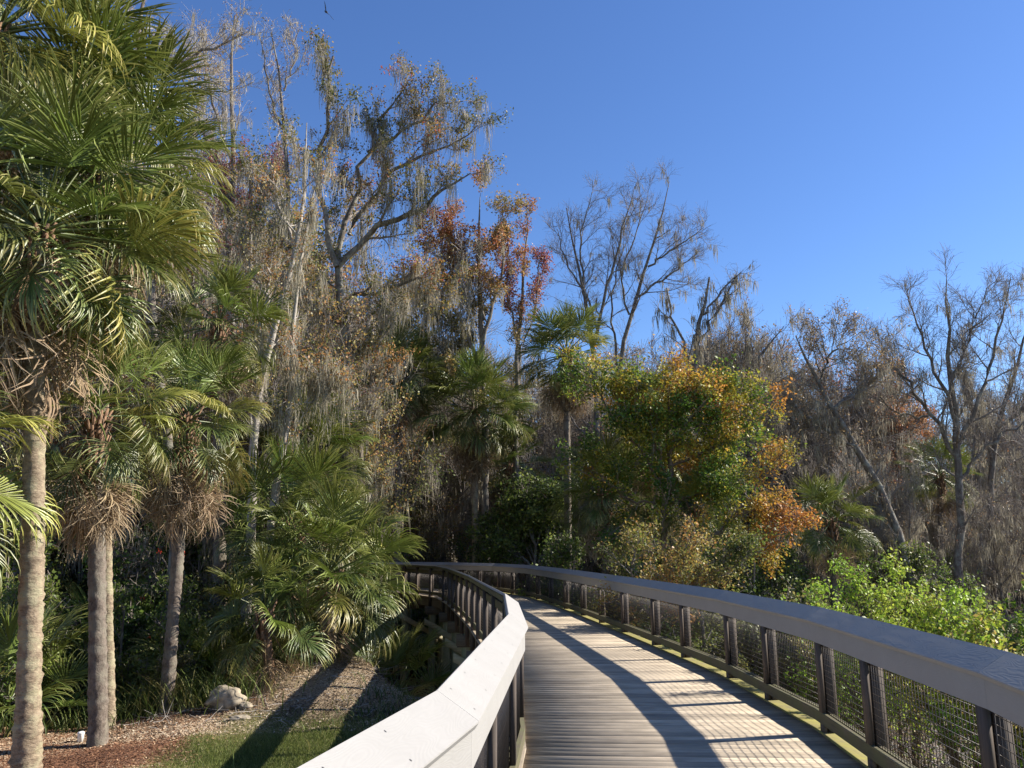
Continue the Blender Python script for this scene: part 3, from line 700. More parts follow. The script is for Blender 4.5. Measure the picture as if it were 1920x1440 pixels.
pal('dark sabal palm crown behind the fan palms below the pale leaning trunks', 575, 880, 26.5, 575, r=.16, size=1.4, nf=30, nd=12, seed=10, bark='palm_bark_dark', yellow=.0)
pal('palm beyond the left edge whose fronds just reach into the picture beside the pale trunk', -235, 905, 11.5, -260, r=.16, size=1.2, nf=28, nd=4, seed=12)
# palms beyond the boardwalk
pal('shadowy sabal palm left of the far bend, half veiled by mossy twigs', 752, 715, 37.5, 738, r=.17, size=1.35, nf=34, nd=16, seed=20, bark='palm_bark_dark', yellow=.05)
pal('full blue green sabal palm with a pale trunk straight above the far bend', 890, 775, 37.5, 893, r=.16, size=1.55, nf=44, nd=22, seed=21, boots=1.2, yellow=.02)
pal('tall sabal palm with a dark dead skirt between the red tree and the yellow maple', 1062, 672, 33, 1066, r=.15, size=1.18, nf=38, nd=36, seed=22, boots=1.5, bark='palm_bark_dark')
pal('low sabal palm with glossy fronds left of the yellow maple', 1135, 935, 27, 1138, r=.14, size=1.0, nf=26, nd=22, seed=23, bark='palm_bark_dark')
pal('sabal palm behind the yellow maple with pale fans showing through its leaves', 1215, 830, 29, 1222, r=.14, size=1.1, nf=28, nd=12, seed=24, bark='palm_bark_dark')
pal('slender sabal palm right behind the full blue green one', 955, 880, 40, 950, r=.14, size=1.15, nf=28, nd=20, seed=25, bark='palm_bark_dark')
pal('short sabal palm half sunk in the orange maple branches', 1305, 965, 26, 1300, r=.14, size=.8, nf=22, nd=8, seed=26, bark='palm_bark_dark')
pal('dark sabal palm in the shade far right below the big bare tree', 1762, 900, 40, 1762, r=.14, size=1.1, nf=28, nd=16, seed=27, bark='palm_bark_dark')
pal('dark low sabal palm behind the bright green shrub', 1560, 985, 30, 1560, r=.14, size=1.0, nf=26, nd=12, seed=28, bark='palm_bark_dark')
# low palmettos: fans straight out of the ground
PG = 'palmettos in the undergrowth'
def palmetto(x, y, sc, seed, label):
    z = gz(x, y); return palm(label, (x, y, 0), (x, y, z + .15), r=.05, size=sc, nf=15, nd=3, seed=seed, boots=0, elmin=5, elmax=80, name='palmetto', cat='palmetto', group=PG, yellow=.03)
pm = palmetto(-3.0, 22.0, 1.1, 40, 'dark fan leaved palmetto growing low in the shaded undergrowth')
for i, (u, Y, s) in enumerate([(815, 40, 1.5), (850, 39.5, 1.6), (872, 41, 1.4), (1180, 24, 1.1), (1150, 22, 1.0), (1090, 27, 1.2), (420, 15.6, .85), (380, 17.5, 1.1), (250, 16.5, 1.0), (470, 16.3, .9), (40, 12.8, .8), (1005, 36, 1.3), (1240, 26, 1.2), (1420, 28, 1.2), (1500, 24, 1.1), (1600, 26, 1.2), (330, 21, 1.5), (430, 22, 1.5), (200, 20, 1.5)]):
    if u < 760 and Y < 24: Y *= 1.27; s *= 1.2
    x = at(u, 1100, Y)[0]; z = gz(x, Y); copy_tree(pm, (x, Y, z), i * 1.3, s * 1.1)

# ================================================================ broad leaved and bare trees seen singly
G1 = [(.06, .09, .02), (.09, .14, .03), (.14, .20, .04), (.22, .26, .06)]
OLIVE = [(.11, .13, .035), (.20, .20, .06), (.33, .28, .09), (.42, .29, .10), (.42, .20, .07)]
MAPLE = [(.08, .14, .022), (.16, .22, .03), (.26, .25, .035), (.40, .32, .05), (.48, .28, .05), (.46, .20, .05), (.38, .10, .04)]
RUST = [(.20, .17, .06), (.34, .24, .09), (.40, .22, .09), (.38, .15, .07), (.32, .10, .06)]
BROWN = [(.20, .15, .08), (.34, .25, .13), (.42, .32, .17), (.36, .19, .09)]
BRIGHT = [(.13, .23, .025), (.24, .36, .035), (.36, .48, .06), (.40, .44, .07), (.42, .33, .09)]
def L_(Y, pts):
    k = 1.16 if (pts[0][0] < 760 and Y < 29) else 1.0
    return [(u, v, Y * k, r * k) for u, v, r in pts]
LV = lambda m1=7, m2=6, m3=4, s=1.0, up=.25, a=(30, 65), ca=.16, drop=0.0: [
    dict(m=m1, t0=.12, t1=1, L=(1.6 * s, 3.2 * s), ang=a, up=up, K=8, curl=ca, Ltap=.45),
    dict(m=m2, t0=.15, t1=1, L=(.8 * s, 1.6 * s), ang=(25, 65), up=up * .8, K=6, curl=ca * 1.2, Ltap=.4, drop=drop),
    dict(m=m3, t0=.1, t1=1, L=(.35 * s, .9 * s), ang=(25, 60), up=up * .5, K=5, curl=ca * 1.3, Ltap=.3, drop=drop)]
# the large moss-hung tree in front of the wood on the left
build_tree('moss_hung_tree', 'large moss draped tree with yellow and red leaves, its limbs reaching right into the sky', 'tree', [
    L_(24, [(628, 1000, .20), (640, 880, .18), (657, 710, .15), (645, 600, .135), (632, 470, .12)]),
    L_(24, [(634, 500, .11), (700, 430, .10), (780, 402, .085), (830, 352, .05), (882, 325, .02)]),
    L_(24.6, [(632, 480, .10), (655, 380, .085), (690, 280, .06), (735, 190, .04), (765, 140, .02)]),
    L_(23.6, [(632, 500, .09), (604, 400, .08), (598, 300, .07), (620, 200, .05), (625, 105, .03)]),
    L_(24.3, [(655, 440, .08), (715, 335, .07), (800, 285, .045), (895, 235, .015)]),
    L_(25, [(690, 285, .06), (750, 250, .05), (820, 195, .03), (868, 190, .015)]),
    L_(24, [(640, 620, .09), (580, 560, .07), (530, 430, .05), (500, 330, .03)]),
    L_(25, [(650, 560, .07), (730, 540, .06), (790, 520, .04), (840, 560, .015)])],
    LV(9, 7, 4, .75), leaves=(20000, .10, [(.13, .15, .035), (.20, .19, .05), (.34, .27, .07), (.42, .26, .06), (.42, .14, .05)], dict(s=.9, chaos=.22, bias=lambda C: -.08)),
    moss=(760, (.25, 1.7), .012, dict(strands=12, spread=.09)), seed=31, wob=.10)
build_tree('grey_trunk_tree', 'grey barked tree standing close beside the large moss draped trunk', 'tree', [
    L_(24.5, [(655, 990, .11), (668, 880, .10), (690, 760, .08), (715, 640, .06), (720, 560, .04)])], LV(14, 6, 3, .8), leaves=(3500, .09, OLIVE, {}), moss=(160, (.3, 1.2), .012), seed=32)
build_tree('pale_trunk_tree', 'slender white barked tree leaning right with its forked trunk catching the sun', 'tree', [
    L_(21, [(470, 1010, .12), (474, 900, .11), (478, 730, .10), (512, 620, .085), (556, 470, .075), (574, 380, .045), (566, 300, .025), (575, 230, .012)]),
    L_(21, [(480, 720, .085), (486, 620, .07), (505, 560, .05), (500, 500, .03)]),
    L_(21, [(505, 560, .05), (470, 510, .04), (455, 460, .02)]), L_(21, [(556, 470, .05), (520, 380, .04), (505, 290, .02)])],
    LV(8, 6, 4, .75), leaves=(6000, .09, OLIVE, dict(s=1.1)), moss=(230, (.3, 1.5), .012, dict(strands=9)), bark='bark_white', twig='twig_pale', seed=33, wob=.06)
build_tree('pale_trunk_tree', 'thin white barked tree with a crooked side branch, above the fan palms', 'tree', [
    L_(19, [(508, 980, .085), (522, 880, .08), (535, 800, .075), (553, 758, .065), (545, 640, .05), (560, 500, .04), (590, 350, .02)]),
    L_(19, [(553, 760, .035), (585, 755, .028), (612, 728, .015)])], LV(8, 5, 3, .6), leaves=(2500, .08, OLIVE, {}), moss=(260, (.3, 1.2), .013), bark='bark_white', twig='twig_pale', seed=34, wob=.03)
build_tree('bare_mossy_tree', 'bare pale twigged tree with tufts of moss above the palm crowns, at the top left', 'tree', [
    L_(20, [(330, 1000, .13), (300, 700, .12), (262, 400, .10), (246, 110, .07), (270, 40, .05), (285, -60, .03)]),
    L_(20, [(247, 130, .06), (330, 118, .05), (400, 92, .035), (455, 60, .015)]),
    L_(20, [(248, 105, .045), (215, 45, .035), (188, -10, .02)]),
    L_(20.5, [(250, 120, .04), (290, 95, .035), (350, 130, .02), (430, 170, .01)])],
    LV(9, 7, 4, .6, up=.15), leaves=(1500, .07, BROWN, {}), moss=(260, (.12, .5), .010), twig='twig_pale', seed=35, wob=.05)
build_tree('bare_mossy_tree', 'mossy bare tree with several upright pale stems between the palm crowns and the red leaves', 'tree', [
    L_(27, [(440, 1000, .15), (445, 700, .13), (420, 500, .11), (445, 320, .09), (432, 170, .06), (440, 30, .03)]),
    L_(27, [(430, 420, .08), (400, 280, .06), (350, 170, .04), (330, 110, .02)]),
    L_(27.5, [(440, 330, .06), (400, 200, .05), (385, 120, .03), (375, 40, .015)]),
    L_(27, [(425, 480, .07), (360, 380, .05), (340, 280, .03)])],
    LV(9, 7, 5, .9), leaves=(1800, .09, BROWN, {}), moss=(330, (.25, 1.3), .012, dict(strands=9)), twig='twig_pale', seed=36)
build_tree('bare_mossy_tree', 'slender bare tree whose forked tips rise against the sky under the bird', 'tree', [
    L_(24, [(520, 1000, .10), (500, 700, .09), (548, 420, .07), (535, 290, .055), (532, 150, .04), (508, 60, .015)]),
    L_(24, [(533, 170, .035), (550, 110, .025), (562, 55, .012)]), L_(24, [(535, 290, .04), (505, 150, .03), (488, 70, .012)])],
    LV(9, 5, 3, .5, up=.4), leaves=(600, .08, BROWN, {}), moss=(160, (.12, .6), .010), twig='twig_pale', seed=37)
build_tree('red_leaved_tree', 'tree with a haze of crimson leaves left of the large moss draped tree', 'tree', [
    L_(27, [(500, 1000, .14), (480, 700, .12), (470, 500, .09), (465, 380, .06), (470, 290, .03)]),
    L_(27, [(472, 480, .06), (430, 380, .05), (410, 300, .02)]), L_(27, [(470, 450, .05), (500, 370, .04), (510, 310, .02)])],
    LV(9, 7, 4, .65), leaves=(7500, .085, [(.20, .16, .07), (.28, .13, .08), (.33, .09, .08), (.30, .05, .06)], dict(s=.8)), moss=(260, (.3, 1.2), .016), twig='twig_pale', seed=38)
build_tree('autumn_tree', 'rust red and olive autumn tree, the broader crowned of the two by the open sky', 'tree', [
    L_(38, [(912, 1050, .2), (910, 850, .18), (906, 650, .14), (900, 520, .10), (893, 400, .05), (900, 370, .02)]),
    L_(38, [(908, 700, .10), (860, 600, .08), (825, 500, .05), (830, 420, .02)]),
    L_(38, [(906, 640, .10), (935, 540, .07), (950, 450, .04), (940, 390, .02)]),
    L_(38.5, [(907, 760, .09), (860, 700, .07), (815, 640, .05), (780, 560, .02)]),
    L_(38, [(908, 600, .07), (870, 510, .05), (855, 430, .02)])],
    LV(9, 7, 4, .8, up=.3), leaves=(26000, .125, RUST, dict(s=.5, chaos=.16, bias=lambda C: (C[:, 2] - 15.0) * .07 - .12)), moss=(150, (.3, 1.5), .02), seed=39)
build_tree('autumn_tree', 'narrow red topped autumn tree with a bare lower trunk, beside the bare trees', 'tree', [
    L_(39, [(968, 1050, .15), (968, 850, .14), (968, 720, .12), (976, 580, .09), (985, 470, .05), (988, 380, .02)]),
    L_(39, [(969, 690, .06), (1000, 590, .04), (1015, 480, .02)]), L_(39, [(970, 640, .05), (950, 540, .035), (948, 450, .02)])],
    LV(9, 7, 4, .6, up=.5), leaves=(8500, .11, RUST, dict(s=.5, chaos=.15, bias=lambda C: (C[:, 2] - 14) * .10)), seed=40)
# bare trees in the middle
MI = dict(twig='twig', bark='bark')
build_tree('bare_tree', 'tall bare tree with two dark stems forking wide against the sky, behind the tall palm', 'tree', [
    L_(42, [(1130, 1050, 0.172), (1122, 800, 0.156), (1112, 660, 0.125), (1098, 570, 0.101), (1080, 480, 0.055), (1062, 390, 0.023)]),
    L_(42, [(1113, 650, 0.101), (1135, 560, 0.078), (1160, 460, 0.062), (1175, 400, 0.039), (1190, 350, 0.016)]),
    L_(42, [(1098, 570, 0.062), (1085, 450, 0.047), (1110, 360, 0.016)]),
    L_(42, [(1120, 620, 0.062), (1100, 540, 0.055), (1060, 500, 0.039), (1045, 430, 0.016)])],
    LV(10, 8, 8, .95, up=.2, a=(25, 68), ca=.12), moss=(40, (.3, 1.0), .02), seed=41, **MI)
build_tree('bare_tree', 'bare tree with a long limb pointing right into the blue sky', 'tree', [
    L_(43, [(1165, 1050, 0.156), (1160, 800, 0.140), (1158, 670, 0.125), (1185, 570, 0.109), (1215, 500, 0.086), (1240, 420, 0.055), (1255, 340, 0.016)]),
    L_(43, [(1215, 500, 0.062), (1260, 468, 0.047), (1310, 435, 0.016)]), L_(43, [(1180, 590, 0.062), (1160, 520, 0.047), (1200, 420, 0.031), (1215, 370, 0.016)]),
    L_(43, [(1190, 560, 0.070), (1250, 520, 0.055), (1300, 480, 0.023)]), L_(43, [(1160, 700, 0.078), (1145, 600, 0.055), (1150, 520, 0.039), (1180, 440, 0.016)])],
    LV(10, 8, 8, .95, up=.2, a=(25, 68), ca=.12), moss=(120, (.3, 1.3), .02), seed=42, **MI)
build_tree('broken_tree', 'broken topped dark tree with moss at its snapped fork and one long bare spar', 'tree', [
    L_(40, [(1290, 1050, .2), (1292, 850, .18), (1300, 700, .15), (1312, 620, .12), (1322, 560, .07), (1330, 520, .05)]),
    L_(40, [(1310, 640, .09), (1345, 580, .07), (1370, 535, .04), (1390, 510, .02)]), L_(40, [(1300, 700, .08), (1262, 600, .06), (1250, 540, .03)]),
    L_(40, [(1318, 590, .06), (1352, 545, .05), (1388, 512, .02)])], LV(6, 5, 3, .7, up=.2), moss=(170, (.3, 1.4), .02), seed=43, **MI)
build_tree('bare_mossy_tree', 'grey rounded tree thick with moss right of the broken topped one', 'tree', [
    L_(42, [(1345, 1050, .2), (1350, 900, .18), (1365, 780, .14), (1400, 700, .10), (1440, 650, .06), (1470, 612, .02)]),
    L_(42, [(1355, 820, .10), (1380, 720, .08), (1400, 640, .05), (1405, 590, .02)]), L_(42, [(1355, 830, .09), (1330, 740, .07), (1320, 660, .03)]),
    L_(42, [(1390, 720, .07), (1450, 720, .05), (1490, 700, .02)])],
    LV(11, 8, 5, .95, up=.2), moss=(700, (.3, 1.4), .014, dict(strands=9)), leaves=(1600, .10, RUST, {}), seed=44)
build_tree('leaning_tree', 'dark tree leaning left with brown leaves and moss, left of the big bare tree', 'tree', [
    L_(32, [(1712, 1095, .17), (1660, 930, .15), (1610, 840, .13), (1562, 765, .11), (1520, 700, .07), (1492, 630, .02)]),
    L_(32, [(1562, 768, .08), (1605, 735, .06), (1650, 705, .03)]), L_(32, [(1610, 840, .07), (1540, 800, .06), (1490, 760, .03)]),
    L_(32, [(1535, 720, .06), (1560, 650, .04), (1590, 640, .015)])],
    LV(10, 8, 7, .75, up=.25, ca=.11), leaves=(5500, .09, BROWN, dict(s=.8)), moss=(300, (.2, .9), .013), seed=45)
build_tree('bare_tree', 'big spreading bare tree with dark limbs and wisps of moss at the right edge', 'tree', [
    L_(34, [(1798, 1095, 0.172), (1800, 950, 0.156), (1796, 850, 0.148), (1788, 760, 0.117), (1778, 650, 0.078), (1772, 560, 0.039), (1775, 520, 0.016)]),
    L_(34, [(1796, 860, 0.101), (1740, 770, 0.078), (1690, 700, 0.055), (1640, 645, 0.016)]),
    L_(34, [(1796, 830, 0.101), (1840, 740, 0.086), (1870, 640, 0.055), (1895, 520, 0.016)]),
    L_(34, [(1790, 790, 0.086), (1750, 680, 0.062), (1715, 600, 0.039), (1700, 540, 0.016)]),
    L_(34, [(1785, 720, 0.070), (1820, 630, 0.055), (1850, 540, 0.016)]), L_(34, [(1798, 900, 0.078), (1860, 830, 0.062), (1930, 780, 0.031)]),
    L_(34.5, [(1740, 780, 0.055), (1690, 780, 0.039), (1640, 740, 0.016)])],
    LV(12, 9, 8, .8, up=.2, a=(25, 70), ca=.13), moss=(260, (.2, .9), .013), seed=46, **MI)
build_tree('bare_tree', 'second dark stemmed bare tree crowding the right edge behind the big one', 'tree', [
    L_(37, [(1860, 1095, 0.156), (1858, 900, 0.133), (1870, 800, 0.109), (1905, 700, 0.078), (1930, 600, 0.031)]),
    L_(37, [(1860, 860, 0.078), (1820, 760, 0.062), (1800, 660, 0.023)]), L_(37, [(1870, 800, 0.078), (1930, 760, 0.055), (1980, 700, 0.023)])],
    LV(12, 9, 8, .85, up=.2, a=(25, 70), ca=.13), moss=(300, (.2, 1.1), .014), seed=47, **MI)
build_tree('red_leaved_tree', 'small russet leaved tree between the leaning tree and the big bare one', 'tree', [
    L_(44, [(1682, 1060, .14), (1682, 900, .12), (1678, 820, .08), (1680, 765, .03)]), L_(44, [(1682, 850, .06), (1650, 800, .04), (1640, 770, .02)]), L_(44, [(1682, 850, .06), (1710, 810, .04), (1725, 790, .02)])],
    LV(8, 6, 4, .7), leaves=(6000, .13, [(.36, .18, .09), (.42, .15, .08), (.36, .10, .07)], dict(s=.6)), seed=48)
# the yellow maple and its neighbours
mb_ = lambda C: (C[:, 2] - 6.0) * .055 + (C[:, 0] - 5.9) * .045
build_tree('maple_tree', 'bushy maple turning from green to yellow and orange beyond the right railing', 'tree', [
    L_(26.0, [(1244, 1090, .10), (1250, 980, .095), (1257, 880, .08), (1252, 780, .05), (1245, 700, .02)]),
    L_(26.0, [(1257, 875, .05), (1305, 855, .045), (1360, 830, .035), (1400, 780, .02)]),
    L_(26.0, [(1252, 920, .05), (1190, 830, .04), (1130, 760, .03), (1120, 700, .015)]),
    L_(25.5, [(1256, 850, .045), (1295, 780, .035), (1340, 740, .02)]), L_(26.4, [(1250, 960, .045), (1170, 930, .035), (1110, 880, .02)]),
    L_(25.7, [(1254, 900, .04), (1215, 800, .035), (1195, 730, .02)]), L_(26.0, [(1250, 950, .04), (1320, 920, .03), (1370, 890, .02)])],
    LV(11, 7, 4, .74, up=.2, a=(35, 75)), leaves=(36000, .115, MAPLE[:6], dict(s=1.7, chaos=.13, bias=lambda C: mb_(C) - .06, flat=.6)), bark='bark_brown', seed=49)
build_tree('maple_tree', 'low orange leaved maple branches hanging out over the dark gap right of the bushy maple', 'tree', [
    L_(23, [(1290, 1100, .08), (1310, 1020, .075), (1380, 965, .06), (1440, 940, .04), (1500, 955, .015)]),
    L_(23, [(1380, 965, .04), (1430, 900, .03), (1490, 860, .015)]), L_(23, [(1310, 1020, .04), (1360, 1020, .03), (1425, 1050, .015)]),
    L_(23, [(1420, 945, .03), (1450, 985, .02), (1475, 1000, .01)])],
    LV(7, 6, 4, .42, up=.15), leaves=(7500, .09, MAPLE[1:6], dict(s=1.5, chaos=.12, bias=lambda C: -.02 + (C[:, 0] - 7.5) * .10, flat=.6)), bark='bark_brown', seed=50)
build_tree('maple_tree', 'straggly yellow and rust bush right behind the right railing, under the maple', 'shrub', [
    L_(18, [(1230, 1180, .04), (1240, 1100, .035), (1290, 1040, .02)]), L_(18, [(1240, 1150, .03), (1320, 1080, .025), (1400, 1050, .015)]), L_(18, [(1230, 1160, .03), (1180, 1090, .02), (1190, 1040, .015)])],
    LV(9, 6, 4, .42, up=.15), leaves=(9000, .07, [(.11, .15, .03), (.20, .23, .05), (.32, .30, .08), (.42, .33, .09), (.42, .24, .07)], dict(s=1.6, chaos=.2)), bark='bark_brown', seed=51)
build_tree('green_shrub', 'broad leaved green shrub below the full blue green palm at the far bend', 'shrub', [
    L_(37, [(1005, 1090, .08), (1000, 1000, .07), (985, 950, .03)]), L_(37, [(1005, 1080, .07), (1030, 1000, .05), (1045, 940, .03)]), L_(37, [(1005, 1080, .07), (960, 1020, .05), (940, 990, .03)])],
    LV(11, 7, 4, .85, up=.15), leaves=(15000, .15, G1, dict(s=1.1, chaos=.3)), seed=52)
# ================================================================ prototypes for the rest of the wood
def woods_tree(name, label, h, kind, seed, loc, group):
    rng = np.random.default_rng(seed); x0, y0 = loc; z0 = gz(x0, y0)
    def wl(p0, d, L, r0, r1, n=6, c=.10):
        P = [np.array(p0, float)]; d = np.array(d, float)
        for _ in range(n): d = d / np.linalg.norm(d); P.append(P[-1] + d * L / n); d = d + rng.normal(size=3) * c + np.array([0, 0, .06])
        return np.concatenate([np.array(P), np.linspace(r0, r1, n + 1)[:, None]], 1)
    tr = wl((x0, y0, z0 - .1), (rng.normal() * .08, rng.normal() * .08, 1), h * .92, .012 * h, .02, c=.06)
    limbs = [tr]
    for k in range(7 if kind != 'bush' else 5):
        f = rng.uniform(.35, .85) if kind != 'bush' else rng.uniform(.0, .4); i = int(f * 6); a = rng.uniform(0, 2 * pi)
        limbs.append(wl(tr[i, :3], (cos(a), sin(a), rng.uniform(.5, 1.3)), h * rng.uniform(.25, .42), tr[i, 3] * .6, .015, c=.14))
    LP = np.array([resamp(l, 10)[:, :3] for l in limbs]); LR = np.array([resamp(l, 10)[:, 3] for l in limbs])
    org = np.array([x0, y0, z0]); root = empty(name, org, label, 'tree' if kind != 'bush' else 'shrub', group)
    V, F = tubes(LP[:1], LR[:1], 8); link('trunk', mesh_np('trunk', V - org, F, M['bark'], smooth=True), root)
    s = h / 14
    lv = LV(8, 6, 8 if kind in ('bare', 'pale') else 4, s * (1 if kind != 'bush' else 1.6), up=.3, ca=.11) if kind != 'dense' else LV(8, 6, 3, s, up=.2)
    P, R = LP, LR; lev = []
    for a in lv: P, R, _ = grow(P, R, rng=rng, **a); lev.append((P, R))
    V, F = join([tubes(LP[1:], LR[1:], 6)] + [tubes(p, np.maximum(r, mn), k) for (p, r), k, mn in zip(lev, (4, 3, 3), (.013, .009, .006))])
    tag(link('branches', mesh_np('branches', V - org, F, M['twig'] if kind != 'pale' else M['twig_pale']), root), kind='stuff')
    lf = dict(bare=(700, .12, BROWN), pale=(1200, .12, BROWN), yellow=(10000, .105, OLIVE), green=(11000, .12, G1), rust=(10000, .105, RUST), dense=(14000, .15, [(.045, .06, .02), (.07, .09, .03), (.10, .12, .045), (.15, .13, .07)]), bush=(13000, .07, G1), bushy=(11000, .062, OLIVE[:3]))[kind]
    C, _ = pts_on(lev[-1][0], lf[0] // 5, rng, .1, 1); C = np.repeat(C, 5, 0) + rng.normal(size=(len(C) * 5, 3)) * (.05 * s + lf[1] * .8)
    V, F, c = leaf_quads(C, lf[1], palette(C, lf[2], rng, .9), rng)
    tag(link('leaves', mesh_np('leaves', V - org, F, M['leaf'], c), root), kind='stuff')
    if kind in ('bare', 'pale', 'yellow'):
        C, _ = pts_on(np.concatenate([resK(LP, 6)[1:], resK(lev[0][0], 6)]), 340 if kind != 'yellow' else 160, rng, .1, 1)
        V, F, c = moss_mesh(C, (.3, 1.5), .017, 8, rng, .15)
        tag(link('hanging_moss', mesh_np('hanging_moss', V - org, F, M['moss'], c), root), kind='stuff')
    return root
rnd = random.Random(77)
WG = {'bare': ('background_tree', 'bare grey tree hung with moss in the depth of the wood', 'bare mossy trees in the background'),
      'pale': ('background_tree', 'pale twigged tree with dry leaves in the depth of the wood', 'pale twigged trees in the background'),
      'yellow': ('background_tree', 'olive and yellow leaved tree in the depth of the wood', 'yellowing trees in the background'),
      'green': ('background_tree', 'green leaved tree in the depth of the wood', 'green trees in the background'),
      'rust': ('background_tree', 'rust leaved tree in the depth of the wood', 'rusty trees in the background'),
      'dense': ('background_tree', 'dark evergreen tree filling the depth of the wood', 'evergreens in the background'),
      'bush': ('undergrowth_shrub', 'dark green leafy shrub in the undergrowth of the wood', 'green shrubs of the undergrowth'),
      'bushy': ('undergrowth_shrub', 'yellow green straggly shrub in the undergrowth of the wood', 'yellowing shrubs of the undergrowth')}
HT = dict(bare=14, pale=14, yellow=13, green=12, rust=13, dense=9, bush=3.2, bushy=3.0)
PROTO = {}
def near_deck(x, y, m): return float(np.min(np.linalg.norm(CS - np.array([x, y]), axis=1))) < 1.5 + m
def wood(kind, u, Y, vtop, var=None):
    "a background tree whose top shows about pixel row vtop"
    if u < 770 and Y < 26: Y *= 1.25
    x = at(u, 1000, Y)[0]
    if near_deck(x, Y, 1.3 if 'bush' in kind else 2.0): return None
    z = gz(x, Y); h = at(u, vtop, Y)[2] - z
    v = (rnd.random() < .5) if var is None else var
    key = (kind, v)
    nm, lab, grp = WG[kind]
    if key not in PROTO:
        PROTO[key] = woods_tree(nm, lab, HT[kind], kind, 500 + len(PROTO), (x, Y), grp); o = PROTO[key]
    else: o = copy_tree(PROTO[key], (x, Y, z))
    s = h / HT[kind]; o.scale = (s * rnd.uniform(.9, 1.15),) * 2 + (s,); o.rotation_euler = (0, 0, rnd.uniform(0, 6.28)); o.location = (x, Y, z); return o
# tree line: (pixel column, top row) of the wood seen behind the single trees
LINE = [(-250, 150), (0, 200), (200, 250), (330, 330), (450, 400), (560, 420), (640, 400), (740, 480), (800, 560), (860, 620), (930, 640), (1020, 660), (1100, 700), (1200, 690), (1300, 650), (1380, 600), (1450, 625), (1520, 660), (1600, 720), (1680, 800), (1760, 760), (1850, 730), (1960, 700), (2150, 700)]
def top(u): return float(np.interp(u, [a for a, b in LINE], [b for a, b in LINE]))
for i in range(64):
    u = -220 + i * 37 + rnd.uniform(-22, 22); Y = rnd.uniform(44, 60)
    k = rnd.choice(['bare', 'bare', 'pale', 'bare', 'bare', 'rust'] if u > 1050 else ['pale', 'yellow', 'pale', 'bare', 'yellow', 'pale'])
    wood(k, u, Y, top(u) + rnd.uniform(-25, 60))
for i in range(30):
    u = -200 + i * 77 + rnd.uniform(-30, 30); Y = rnd.uniform(34, 44)
    if 700 < u < 1120: continue
    k = rnd.choice(['bare', 'pale', 'yellow', 'bare'] if u > 1050 else ['yellow', 'rust', 'pale', 'bare', 'yellow'])
    wood(k, u, Y, top(u) + rnd.uniform(90, 230))
for i in range(22):      # the dark evergreen layer behind the palms
    u = -150 + i * 72 + rnd.uniform(-30, 30); Y = rnd.uniform(50, 60) if 380 < u < 1150 else rnd.uniform(38, 52)
    wood('dense', u, Y, rnd.uniform(840, 930) if u > 1050 else rnd.uniform(760, 880))
for i, (u, Y, v) in enumerate([(300, 24, 700), (120, 22, 650), (20, 20, 600), (420, 27, 640), (560, 30, 600), (690, 30, 720), (720, 34, 600), (790, 36, 640), (240, 28, 500), (80, 30, 500), (380, 32, 520), (610, 34, 560)]):
    wood(['yellow', 'pale', 'yellow', 'bare'][i % 4], u, Y, v)
for u, Y, v, k in [(715, 46, 780, 'yellow'), (770, 48, 860, 'pale'), (820, 47, 820, 'yellow'), (850, 52, 800, 'bare'), (1000, 48, 860, 'yellow'), (930, 50, 900, 'pale')]: wood(k, u, Y, v)
for u, Y, v in [(1250, 46, 670), (1340, 45, 640), (1400, 47, 600), (1455, 45, 612), (1505, 46, 635), (1560, 44, 680), (1600, 47, 700), (1660, 50, 760), (1420, 41, 720), (1520, 40, 760)]: wood('bare', u, Y, v)
# undergrowth
for i in range(95):
    u = rnd.uniform(-200, 2150); Y = rnd.uniform(20, 46)
    if u > 1420: Y = max(Y, 30)
    if u > 1820: continue
    x = at(u, 1000, Y)[0]
    wood('bush' if rnd.random() < .6 else 'bushy', u, Y, rnd.uniform(975, 1045) + (30 if u > 1420 else 0))
for u, Y, v, k in [(250, 15.5, 1100, 'bush'), (330, 15.8, 1080, 'bush'), (110, 14.5, 1090, 'bush'), (30, 13.6, 1100, 'bush'), (400, 17, 1080, 'bushy'), (180, 17, 1020, 'bush'), (300, 19, 960, 'bush'), (430, 20, 950, 'bush'), (350, 14.5, 1220, 'bushy'), (60, 16, 980, 'bush'), (520, 20, 1050, 'bush'),
                   (700, 18.5, 1185, 'bushy'), (660, 20, 1120, 'bush'), (-40, 15, 950, 'bush'), (440, 15, 1210, 'bushy'), (330, 24, 860, 'bush'), (150, 24, 860, 'bush'), (490, 24, 880, 'bushy'),
                   (1120, 20, 1080, 'bush'), (1180, 17, 1110, 'bush'), (1300, 13.5, 1150, 'bushy'), (1380, 14.5, 1110, 'bushy'), (1460, 15, 1100, 'bushy'), (1250, 22, 1060, 'bush'), (1050, 26, 1060, 'bush'), (1520, 14, 1130, 'bushy'), (1440, 12, 1180, 'bushy')]:
    wood(k, u, Y, v)
